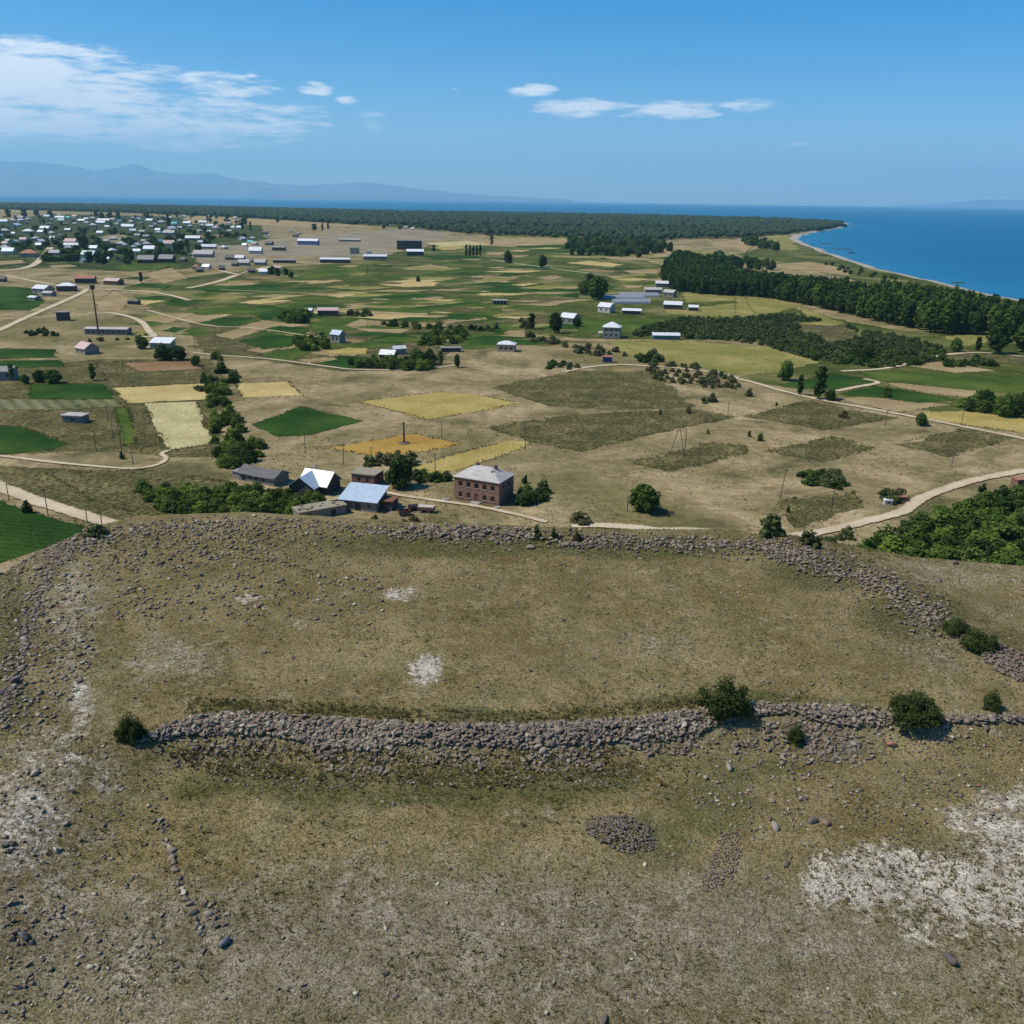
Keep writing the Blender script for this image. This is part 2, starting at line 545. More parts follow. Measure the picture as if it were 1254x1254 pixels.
def leaf_mat(name, lo, mid, hi, trans=.25):
    """foliage: colour varies leaf by leaf (tint) and tree by tree"""
    m, T, b = new_mat(name)
    at = T.n('ShaderNodeAttribute'); at.attribute_name = 'tint'
    oi = T.n('ShaderNodeObjectInfo')
    t = T.math('ADD', T.math('MULTIPLY', at.outputs['Fac'], .6), T.math('MULTIPLY', oi.outputs['Random'], .4))
    c = T.ramp(t, [(.05, lo), (.5, mid), (.95, hi)])
    d = T.n('ShaderNodeBsdfDiffuse'); tr = T.n('ShaderNodeBsdfTranslucent'); mxs = T.n('ShaderNodeMixShader')
    T.set(d.inputs[0], c); T.set(tr.inputs[0], c); mxs.inputs[0].default_value = trans
    T.t.links.new(d.outputs[0], mxs.inputs[1]); T.t.links.new(tr.outputs[0], mxs.inputs[2])
    T.t.links.new(mxs.outputs[0], T.t.nodes['Material Output'].inputs[0])
    T.t.nodes.remove(b)
    return m


def brick_mat(name, c1, c2, mortar):
    m, T, b = new_mat(name)
    tcn = T.n('ShaderNodeTexCoord'); geo = T.n('ShaderNodeNewGeometry')
    sp = T.n('ShaderNodeSeparateXYZ'); T.t.links.new(tcn.outputs['Object'], sp.inputs[0])
    cb = T.n('ShaderNodeCombineXYZ')
    T.set(cb.inputs[0], T.math('ADD', sp.outputs[0], sp.outputs[1])); T.set(cb.inputs[1], sp.outputs[2])
    br = T.n('ShaderNodeTexBrick'); br.inputs['Scale'].default_value = 1.0
    br.inputs['Brick Width'].default_value = .55; br.inputs['Row Height'].default_value = .28; br.inputs['Mortar Size'].default_value = .02
    T.set(br.inputs['Color1'], c1); T.set(br.inputs['Color2'], c2); T.set(br.inputs['Mortar'], mortar)
    T.t.links.new(cb.outputs[0], br.inputs['Vector'])
    n = T.noise(tcn.outputs['Object'], .55, 5, .65)
    c = T.mix(T.math('MULTIPLY', T.step(n, .45, .65), .55), br.outputs[0], tuple(x * .55 + .07 for x in c1))
    n2 = T.noise(tcn.outputs['Object'], 1.6, 4, .6)
    c = T.mix(T.math('MULTIPLY', T.step(n2, .55, .68), .5), c, (.34, .31, .27))
    T.set(b.inputs['Base Color'], c)
    return m


M = dict(
    brick=brick_mat('pinkish_tuff_brick', (.245, .118, .082), (.20, .10, .072), (.25, .20, .16)),
    tuff=brick_mat('red_tuff_block', (.20, .085, .062), (.16, .07, .055), (.2, .16, .13)),
    block=brick_mat('grey_stone_block', (.20, .185, .165), (.16, .15, .135), (.25, .23, .2)),
    darkwall=plain_mat('sooty_stone_wall', (.055, .05, .05), var=.4),
    greywall=plain_mat('grey_plaster', (.22, .21, .195), var=.3),
    palewall=plain_mat('pale_plaster', (.45, .42, .37), var=.2),
    tanwall=plain_mat('tan_plaster', (.31, .25, .18), var=.25),
    brownwall=plain_mat('brown_boards', (.12, .075, .05), var=.35),
    bluewall=plain_mat('blue_painted_wall', (.09, .17, .30), var=.25),
    tealwall=plain_mat('teal_painted_wall', (.04, .16, .15), var=.25),
    concrete=plain_mat('raw_concrete', (.30, .285, .26), var=.25, scale=.6),
    white=plain_mat('white_sheet_metal_roof', (.62, .64, .66), rough=.5, spec=.5, var=.12, streak=((.3, 2.5, .3), (.42, .42, .40))),
    bright=plain_mat('bright_new_metal_roof', (.72, .75, .78), rough=.42, spec=.5, var=.1, scale=.8, streak=((.7, 2.2, .7), (.50, .48, .45))),
    pale=plain_mat('pale_grey_slate_roof', (.43, .415, .395), rough=.75, var=.2, scale=.5, streak=((.25, 2.0, .25), (.28, .25, .22))),
    grey=plain_mat('weathered_grey_roof', (.26, .255, .25), var=.25, streak=((.3, 2.0, .3), (.17, .15, .14))),
    dark=plain_mat('dark_slate_roof', (.10, .095, .10), var=.3, streak=((.3, 2.0, .3), (.17, .16, .15))),
    bluemetal=plain_mat('bluish_zinc_roof', (.40, .50, .62), rough=.4, spec=.5, var=.16, scale=.6, streak=((.9, 2.6, .9), (.33, .34, .35))),
    redroof=plain_mat('faded_red_roof', (.34, .15, .10), var=.25),
    pinkroof=plain_mat('pinkish_roof', (.50, .36, .34), var=.2),
    mint=plain_mat('pale_mint_roof', (.52, .66, .60), var=.12),
    tealroof=plain_mat('teal_roof', (.12, .42, .45), var=.2),
    glass=plain_mat('dark_window_glass', (.018, .02, .024), rough=.15, spec=.5, var=.3),
    frame=plain_mat('old_painted_wood', (.32, .29, .25), var=.3),
    blueframe=plain_mat('blue_painted_wood', (.06, .07, .25), var=.3),
    wood=plain_mat('grey_weathered_pole_wood', (.12, .10, .08), var=.35),
    bark=plain_mat('brown_bark', (.10, .075, .055), var=.4),
    steel=plain_mat('rusty_dark_steel', (.045, .038, .034), rough=.6, var=.4),
    rust=plain_mat('rust', (.18, .075, .04), var=.4),
    haydirt=plain_mat('earth_on_roof', (.27, .235, .165), var=.3, scale=2.5, bump=.6),
    stone=stone_mat(),
    leafd=leaf_mat('dark_leaves', (0.020, 0.040, 0.011), (0.042, 0.078, 0.020), (0.082, 0.125, 0.034)),
    leafm=leaf_mat('green_leaves', (0.040, 0.074, 0.015), (0.085, 0.140, 0.028), (0.150, 0.215, 0.046)),
    leafy=leaf_mat('light_green_leaves', (0.085, 0.135, 0.022), (0.150, 0.215, 0.036), (0.240, 0.290, 0.062)),
    leafg=leaf_mat('greyish_leaves', (0.056, 0.074, 0.028), (0.098, 0.122, 0.048), (0.165, 0.185, 0.080)),
    leafb=leaf_mat('brownish_leaves', (0.085, 0.084, 0.036), (0.130, 0.122, 0.055), (0.190, 0.175, 0.085)),
    leafs=leaf_mat('scrub_leaves', (.030, .050, .018), (.066, .096, .032), (.130, .160, .062)),
    leafj=leaf_mat('thorn_leaves', (.030, .044, .014), (.060, .082, .026), (.120, .140, .048)),
    tuft=leaf_mat('dry_grass_blades', (.042, .070, .020), (.18, .142, .060), (.40, .31, .155), .2),
)
# ------------------------------------------------------------------ hill shape
ZT = 36.0
RIM = W2([(-420, 830), (-150, 745), (0, 690), (60, 667), (110, 652), (200, 641), (300, 637), (400, 641), (520, 649), (640, 654), (760, 659),
          (880, 660), (960, 664), (1040, 672), (1130, 682), (1254, 693), (1400, 712), (1700, 770)], ZT - 1)
RIMPOLY = [(-140, 40)] + RIM + [(160, 40), (160, -40), (-140, -40)]
WALL = W2([(-60, 925), (100, 912), (165, 903), (215, 889), (260, 882), (330, 880), (400, 884), (500, 890), (600, 892), (700, 889), (780, 882), (850, 873),
           (920, 868), (1000, 868), (1060, 872), (1120, 877), (1180, 880), (1254, 879), (1340, 880), (1500, 890)], ZT - .4)
LEDGE = W2([(150, 640), (100, 662), (62, 690), (42, 740), (22, 800), (8, 850), (-25, 920), (-80, 1020), (-200, 1300)], ZT)
RIDGE = W2([(960, 668), (1000, 682), (1050, 700), (1095, 722), (1150, 752), (1200, 785), (1254, 815), (1400, 900)], ZT)
RIMRUB = W2([(130, 648), (200, 643), (300, 640), (400, 643), (470, 648), (560, 654), (640, 657), (720, 662), (800, 666), (880, 668), (965, 672)], ZT)


def hz(x, y):
    x = np.asarray(x, float); y = np.asarray(y, float)
    z = np.full(x.shape, ZT) + .35 * vnoise(x / 28, y / 28, 3, 3) + .10 * vnoise(x / 5, y / 5, 4, 3)
    d, s = seg_dist(x, y, WALL)
    t = d * s                                            # positive on the camera's side
    amp = 1.9 * sstep(-40, -27, x)
    z -= amp * sstep(-.6, 4.6, t)
    d, s = seg_dist(x, y, LEDGE)
    t = d * s                                            # positive = west of the line
    z -= 2.6 * sstep(0, 10, t) + .22 * np.maximum(t - 6, 0)
    d, s = seg_dist(x, y, RIDGE)
    z += .7 * np.exp(-(d / 3.0) ** 2) - 1.4 * sstep(1, 16, -d * s)
    d, s = seg_dist(x, y, RIMRUB)
    z += .2 * np.exp(-(d / 3.5) ** 2)
    d, s = seg_dist(x, y, RIM)
    ins = in_poly(x, y, RIMPOLY)
    out = np.where(ins, 0, d)
    z -= out * .30 * sstep(0, 3, out) + np.maximum(out - 2, 0) * .50
    return np.maximum(z, -1.2)


def H(px, py):
    """point of the hilltop seen at a photo pixel"""
    z = ZT - 1
    for _ in range(7):
        p = P(px, py, z); z = float(hz(p[0], p[1]))
    return (p[0], p[1], z)


def to_px(x, y, z):
    w0, w1, w2 = x, y, z - CAMZ
    f = w0 * FW[0] + w1 * FW[1] + w2 * FW[2]
    f = np.where(f < 1, 1, f)
    return (627 + FPX * (w0 * RT[0] + w1 * RT[1] + w2 * RT[2]) / f, 627 - FPX * (w0 * UP[0] + w1 * UP[1] + w2 * UP[2]) / f)


def make_hill():
    xs = np.concatenate([np.arange(-150, -80, 1.6), np.arange(-80, 85, .34), np.arange(85, 165, 1.6)])
    ys = np.concatenate([np.arange(-30, 30, 2.0), np.arange(30, 128, .34), np.arange(128, 215, 1.2)])
    X, Y = np.meshgrid(xs, ys)
    Z = hz(X, Y)
    near = (Y > 28) & (Y < 130)
    Z = Z + np.where(near, .05 * vnoise(X / 1.1, Y / 1.1, 9, 3), 0)
    nx, ny = len(xs), len(ys)
    V = np.stack([X.ravel(), Y.ravel(), Z.ravel()], 1)
    i = np.arange(ny - 1)[:, None] * nx + np.arange(nx - 1)[None, :]
    F = np.stack([i, i + 1, i + nx + 1, i + nx], -1).reshape(-1, 4)
    # drop cells that are well under the plain
    zc = V[F][:, :, 2].max(1)
    F = F[zc > -1.1]
    px, py = to_px(V[:, 0], V[:, 1], V[:, 2])

    def spots(lst):
        o = np.zeros(len(V))
        for cx, cy_, rx, ry, a in lst:
            q = ((px - cx) / rx) ** 2 + ((py - cy_) / ry) ** 2
            o = np.maximum(o, a * np.exp(-q * q * .7))
        return o
    bare = spots([(1120, 1080, 150, 55, .62), (1230, 1050, 90, 70, .62), (1240, 985, 60, 30, .5), (85, 760, 42, 75, .58), (100, 865, 18, 44, .75), (60, 930, 65, 55, .58),
                  (20, 1010, 75, 80, .68), (130, 940, 30, 40, .6), (70, 1110, 60, 60, .5), (215, 805, 75, 40, .45), (130, 720, 60, 25, .3), (470, 1080, 80, 60, .35), (160, 1180, 30, 40, .5), (55, 1160, 50, 60, .3),
                  (520, 820, 30, 25, .55), (490, 728, 30, 12, .5), (305, 733, 28, 12, .45), (366, 764, 14, 8, .5), (672, 1000, 18, 10, .5), (790, 780, 60, 20, .25),
                  (1150, 800, 60, 40, .3), (1180, 700, 120, 25, .45), (100, 1060, 50, 60, .25), (600, 700, 40, 12, .15), (410, 775, 10, 5, .5), (435, 760, 12, 5, .4), (330, 1020, 80, 30, .15)])
    pale = spots([(97, 850, 7, 22, .75), (103, 885, 7, 18, .6), (112, 915, 8, 16, .55), (128, 945, 9, 14, .5), (150, 970, 10, 10, .4), (78, 800, 14, 14, .5), (130, 655, 10, 4, .5), (1190, 1000, 40, 20, .55), (1010, 1085, 30, 25, .8), (1075, 1075, 95, 42, .85), (1185, 1090, 95, 48, .8), (1140, 1130, 60, 30, .6), (1245, 1040, 45, 40, .85), (1254, 975, 30, 18, .6), (1250, 1110, 60, 45, .75),
                  (522, 820, 22, 19, .8), (488, 727, 22, 9, .55), (101, 865, 8, 26, .6), (25, 1000, 55, 38, .55), (60, 940, 30, 26, .36), (92, 790, 16, 34, .28), (305, 733, 18, 7, .5), (84, 935, 22, 22, .5)])
    green = spots([(250, 915, 40, 20, .4), (60, 720, 30, 40, .1), (560, 668, 200, 18, .75), (790, 672, 130, 16, .8), (330, 660, 200, 20, .4),
                   (1000, 700, 70, 26, .8), (1120, 755, 80, 32, .8), (1210, 790, 40, 22, .65), (8, 780, 26, 70, 1.0), (14, 865, 36, 40, .8), (-10, 720, 40, 60, 1.0), (870, 985, 70, 50, .65), (800, 1030, 70, 40, .65), (760, 1000, 120, 40, .35), (980, 920, 150, 25, .45),
                   (1040, 860, 110, 8, .5), (220, 700, 120, 45, .3), (820, 740, 28, 8, .45), (890, 752, 26, 8, .45), (1070, 825, 20, 5, .5), (200, 950, 100, 40, .28), (1220, 850, 30, 20, .5), (20, 930, 26, 26, .35), (250, 1040, 300, 60, .08), (1000, 865, 100, 10, .3)])
    d, sd = seg_dist(V[:, 0], V[:, 1], WALL); t = d * sd; vn = vnoise(V[:, 0] / 4, V[:, 1] / 4, 12, 3)
    green = np.maximum(green, np.clip(.85 + .9 * vn, 0, 1.1) * np.exp(-((t + 1.3) / 1.7) ** 2) * sstep(200, 300, px) * (1 - sstep(900, 1050, px) * .6))
    green = np.maximum(green, np.clip(.8 + 1.1 * vn, 0, 1.2) * np.exp(-((t - 6.8) / 3.2) ** 2) * sstep(180, 240, px) * (1 - sstep(760, 900, px) * .5))
    dark = np.clip((py - 990 + 35 * vnoise(V[:, 0] / 9, V[:, 1] / 9, 14, 3)) / 150, 0, 1) * .5 + spots([(560, 1150, 500, 90, .35), (440, 1100, 130, 60, .3), (1160, 790, 90, 40, .4), (80, 760, 60, 80, .35), (60, 980, 100, 100, .3), (800, 790, 70, 24, .3), (220, 810, 80, 45, .4), (560, 902, 420, 22, .4), (1060, 885, 240, 25, .4)])
    dark = np.where(px < 140, np.maximum(dark, .35), dark)
    me = npmesh('hill', V, F, hill_mat(), smooth=True)
    a = me.attributes.new('soil', 'FLOAT_COLOR', 'POINT')
    a.data.foreach_set('color', np.stack([bare, green, np.clip(dark, 0, 1), np.ones(len(V))], 1).astype(np.float32).ravel())
    a = me.attributes.new('pale', 'FLOAT', 'POINT'); a.data.foreach_set('value', pale.astype(np.float32))
    tag(obj('hill', me), 'dry grassy stony hilltop with an upper and a lower terrace', None, None, 'structure')


make_hill()

# ------------------------------------------------------------------ plain, shore and lake
SHORE_PX = [(1700, 520), (1400, 405), (1254, 369), (1190, 355.5), (1150, 345.5), (1100, 335), (1050, 322), (1010, 308), (985, 298), (974, 291), (985, 285.5),
            (1010, 281), (1032, 275.5), (1020, 271.5), (900, 266), (800, 262.5), (700, 260.5), (500, 257.5), (300, 252.6), (150, 249.5), (0, 247.2), (-300, 242.3), (-900, 233.5)]
SH = smooth_line(W2(SHORE_PX), 5)
SH = [(x + (random.random() - .5) * .006 * y, y + (random.random() - .5) * .012 * y) for x, y in SH]


def make_plain():
    m = ground_mat()
    mb = MB()
    mb.poly([(x, y, 0) for x, y in SH] + [(-16000, 300, 0), (-16000, -3000, 0), (3000, -3000, 0)][0:])
    tag(mb.build('ground', m), None, None, None, 'structure')
    # beach: slopes from the plain under the water
    sand = plain_mat('shore_sand', (.36, .31, .24), var=.25, scale=.02)
    V = []; n = len(SH)
    cx = [np.array(p) for p in SH]
    for i, p in enumerate(cx):
        t = cx[min(i + 1, n - 1)] - cx[max(i - 1, 0)]
        t = t / np.linalg.norm(t); out = np.array([t[1], -t[0]])     # away from the land
        w = 9 + .004 * p[1]
        a = p - out * w * .55; b = p + out * w * 1.2
        V += [(a[0], a[1], .12), (p[0], p[1], .06), (b[0], b[1], -3.2)]
    F = []
    for i in range(n - 1):
        for k in range(2):
            F.append((3 * i + k, 3 * i + k + 1, 3 * i + 4 + k, 3 * i + 3 + k))
    tag(obj('beach', npmesh('beach', V, F, sand)), None, None, None, 'structure')
    # lake
    m, T, b = new_mat('lake_water')
    co = T.n('ShaderNodeTexCoord').outputs['Object']
    n1 = T.noise(co, .0012, 3, .5); 
    mp = T.n('ShaderNodeMapping'); mp.inputs['Scale'].default_value = (.15, 1, 1)
    T.t.links.new(co, mp.inputs[0])
    n2 = T.noise(mp.outputs[0], .006, 3, .6)
    # shallow water near the shore is paler
    at = T.n('ShaderNodeAttribute'); at.attribute_name = 'tint'
    c = T.ramp(T.math('ADD', T.math('MULTIPLY', n1, .5), T.math('MULTIPLY', n2, .5)), [(.35, (.000, .086, .188)), (.65, (.000, .118, .242))])
    c = T.mix(T.math('MULTIPLY', at.outputs['Fac'], T.remap(n2, .3, .7, .5, 1)), c, (.020, .165, .29))
    T.set(b.inputs['Base Color'], c)
    b.inputs['Roughness'].default_value = .35
    b.inputs['Specular IOR Level'].default_value = .03
    n3 = T.noise(co, .35, 3, .6)
    bp = T.n('ShaderNodeBump'); bp.inputs['Strength'].default_value = .6; bp.inputs['Distance'].default_value = .8
    T.set(bp.inputs['Height'], n3); T.set(b.inputs['Normal'], bp.outputs[0])
    gx = np.concatenate([np.linspace(-62000, -3000, 26), np.linspace(-2600, 3000, 90), np.linspace(3500, 62000, 24)])
    gy = np.concatenate([np.linspace(-2000, 500, 8), np.linspace(560, 5200, 120), np.linspace(5600, 12000, 24), np.linspace(13000, 62000, 20)])
    X, Y = np.meshgrid(gx, gy); nx, ny = len(gx), len(gy)
    d, s = seg_dist(X.ravel(), Y.ravel(), SH)
    sh = np.exp(-d / 130.0) * .9 * (Y.ravel() < 4300)
    i = np.arange(ny - 1)[:, None] * nx + np.arange(nx - 1)[None, :]
    F = np.stack([i, i + 1, i + nx + 1, i + nx], -1).reshape(-1, 4)
    tag(obj('lake', npmesh('lake', np.stack([X.ravel(), Y.ravel(), np.full(X.size, -1.6)], 1), F, m, tint=sh, smooth=True)), None, None, None, 'structure')


make_plain()


# ------------------------------------------------------------------ far mountains and far shore
def make_range(name, prof, dist, depth, mat, seed, kind='structure'):
    """a mountain range whose crest follows the given sky line, built at its true distance"""
    pts = []
    for px, py in prof:
        d = ray(px, py); t = dist / d[1]
        pts.append((d[0] * t, CAMZ + d[2] * t))
    xs = np.linspace(pts[0][0], pts[-1][0], 420)
    top = np.interp(xs, [p[0] for p in pts], [p[1] for p in pts])
    top = top * (1 + .06 * vnoise(xs / 900, xs * 0 + seed, seed, 5)) + 14 * vnoise(xs / 350, xs * 0 + seed, seed + 3, 4)
    nv = 26
    v = np.linspace(-1, 1, nv)
    X = np.repeat(xs[:, None], nv, 1); Vv = np.repeat(v[None, :], len(xs), 0)
    Y = dist + Vv * depth + vnoise(X / 2500, Vv * 2, seed, 3) * depth * .12
    prof_v = (1 - np.abs(Vv)) ** 1.15
    rid = 1 - np.abs(vnoise(X / 2200, Y / 2600, seed + 1, 5))
    Z = top[:, None] * prof_v * (1 - .55 * (1 - prof_v) * rid) + vnoise(X / 700, Y / 700, seed + 2, 4) * 30 * (1 - np.abs(Vv)) - 6
    n = len(xs)
    i = np.arange(n - 1)[:, None] * nv + np.arange(nv - 1)[None, :]
    F = np.stack([i, i + nv, i + nv + 1, i + 1], -1).reshape(-1, 4)
    o = obj(name, npmesh(name, np.stack([X.ravel(), Y.ravel(), Z.ravel()], 1), F, mat, smooth=True))
    tag(o, None, None, None, kind)


mt = plain_mat('mountain_slopes', (.13, .12, .085), var=.4, scale=.0006)
make_range('mountains', [(-400, 205), (-200, 196), (-60, 193), (0, 194), (50, 196), (85, 202), (110, 206), (135, 205), (150, 200), (160, 198.5), (172, 201), (188, 208), (215, 211.5), (240, 210.5),
                         (258, 209), (278, 216), (300, 219), (330, 223), (360, 225.5), (400, 224.5), (440, 222), (480, 226), (520, 231), (560, 236), (620, 240), (700, 244)], 57000, 4800, mt, 21)
make_range('foothills', [(-400, 214), (-100, 210), (0, 208), (50, 212), (75, 217), (100, 220), (150, 222), (200, 220), (250, 224), (310, 229), (380, 234), (440, 238)], 49500, 2400, mt, 31)
make_range('far_ridge', [(1100, 252), (1165, 248.5), (1190, 245), (1215, 243.5), (1254, 244.5), (1350, 243), (1500, 249)], 60500, 2000, mt, 41)
make_range('far_shore', [(-420, 227.5), (0, 233.6), (200, 236.6), (420, 240), (560, 243.0)], 45500, 700, plain_mat('far_shore_land', (.10, .095, .06), var=.3, scale=.001), 51)

# ------------------------------------------------------------------ air
def make_haze():
    m = bpy.data.materials.new('air')
    m.use_nodes = True
    t = m.node_tree
    t.nodes.remove(t.nodes['Principled BSDF'])
    v = t.nodes.new('ShaderNodeVolumePrincipled')
    v.inputs['Density'].default_value = 3.3e-5
    v.inputs['Color'].default_value = (.40, .76, 1.0, 1)
    v.inputs['Anisotropy'].default_value = 0.1
    t.links.new(v.outputs[0], t.nodes['Material Output'].inputs['Volume'])
    mb = MB(); mb.box(-64000, -4000, -9, 64000, 66000, 2600)
    o = mb.build('haze', m)
    tag(o, None, None, None, 'stuff')


make_haze()


# ------------------------------------------------------------------ fields and tracks on the plain
def field(name, pts, mk, layer=1, rowdir=None, label=None, jit=.35):
    w = [np.array(q) for q in W2(pts)]
    out = []
    for i, a in enumerate(w):
        b = w[(i + 1) % len(w)]
        L = np.linalg.norm(b - a)
        k = int(np.clip(L / 1.6, 2, 70)); soft = 3.2 if mk in ('olive', 'ygreen', 'meadow', 'greyt') else 2.0; drift = 0.0
        nrm = np.array([(b - a)[1], -(b - a)[0]]) / (L + 1e-9)
        sc = jit * (.4 + .0016 * a[1]) * min(1.0, L / 25)
        for j in range(k):
            drift = drift * .8 + random.uniform(-1, 1)
            out.append(a + (b - a) * j / k + nrm * drift * sc * soft * min(1, j / 4, (k - j) / 4))
    c = sum(out) / len(out)
    if rowdir is None:
        rowdir = atan2((w[1] - w[0])[1], (w[1] - w[0])[0])
    elif rowdir == 'side':
        rowdir = atan2((w[2] - w[1])[1], (w[2] - w[1])[0])
    R = np.array([[cos(-rowdir), -sin(-rowdir)], [sin(-rowdir), cos(-rowdir)]])
    mb = MB(); mb.poly([(*(R @ (q - c)), 0) for q in out])
    if mb.f:
        o = mb.build(name, FM[mk], None, (c[0], c[1], .007 * layer + .001 * random.random()))
        o.rotation_euler.z = rowdir
        tag(o, label, None, None, 'structure')
    return o


def Z(ox, oy, k, pts):
    """coordinates measured on an enlarged crop back to photo pixels"""
    return [(ox + x / k, oy + y / k) for x, y in pts]


def z2(*p): return Z(300, 220, 3.994, p)
def z3(*p): return Z(600, 230, 3.994, p)
def z4(*p): return Z(900, 230, 3.542, p)
def z5(*p): return Z(0, 380, 3.994, p)
def z6(*p): return Z(300, 380, 3.994, p)
def z7(*p): return Z(600, 380, 3.994, p)
def z8(*p): return Z(900, 430, 3.542, p)
def z9(*p): return Z(150, 300, 4.18, p)
def z1(*p): return Z(0, 180, 3.994, p)


# wide backgrounds first
field('meadow', [(150, 352), (240, 338), (330, 328), (420, 322), (530, 300), (640, 296), (760, 312), (830, 330), (860, 372), (960, 385), (960, 410), (760, 416), (640, 410), (560, 402), (430, 402), (300, 400), (240, 392), (175, 372)], 'meadow', 1, 0.05)
field('meadow', [(0, 270), (60, 262), (200, 265), (320, 275), (330, 300), (300, 320), (220, 330), (140, 332), (60, 328), (-60, 330), (-60, 275)], 'garden', 1, 0.0)
field('open_ground', z2((-60, 330), (60, 300), (300, 270), (620, 255), (860, 232), (1010, 250), (960, 290), (740, 330), (700, 372), (420, 378), (100, 372), (-60, 420)), 'greyt', 2, 0.1)
field('open_ground', z2((-300, 180), (0, 178), (300, 186), (620, 205), (850, 215), (800, 235), (600, 232), (300, 226), (0, 222), (-300, 215)), 'tan', 2, 0.0)
field('meadow', [(540, 272), (700, 290), (830, 305), (1000, 318), (1100, 340), (1180, 358), (1254, 378), (1254, 400), (1000, 330), (900, 312), (820, 322), (640, 300)], 'ygreen', 1, 0.3)
field('meadow', [(905, 462), (1000, 440), (1130, 440), (1254, 446), (1400, 470), (1400, 560), (1254, 520), (1120, 500), (1000, 482)], 'meadow', 1, 0.3)
field('meadow', [(-60, 455), (120, 440), (262, 440), (280, 470), (270, 560), (200, 560), (100, 552), (-60, 560)], 'olive', 1, 0.2)
field('meadow', [(230, 395), (420, 392), (560, 405), (540, 450), (420, 455), (250, 432)], 'olive', 1, 0.2)
field('meadow', [(-60, 568), (100, 575), (280, 585), (280, 600), (170, 632), (120, 636), (-60, 575)], 'olive', 2, 0.2)
field('meadow', [(900, 312), (960, 296), (985, 300), (1050, 324), (1150, 347), (1254, 371), (1300, 384), (1254, 392), (1150, 376), (1050, 345), (960, 322)], 'meadow', 2, 0.3)
field('meadow', [(760, 362), (840, 352), (930, 368), (1000, 385), (1100, 405), (1254, 408), (1400, 430), (1400, 520), (1254, 486), (1180, 480), (1060, 466), (1000, 448), (930, 416), (770, 416)], 'meadow', 1, 0.3)

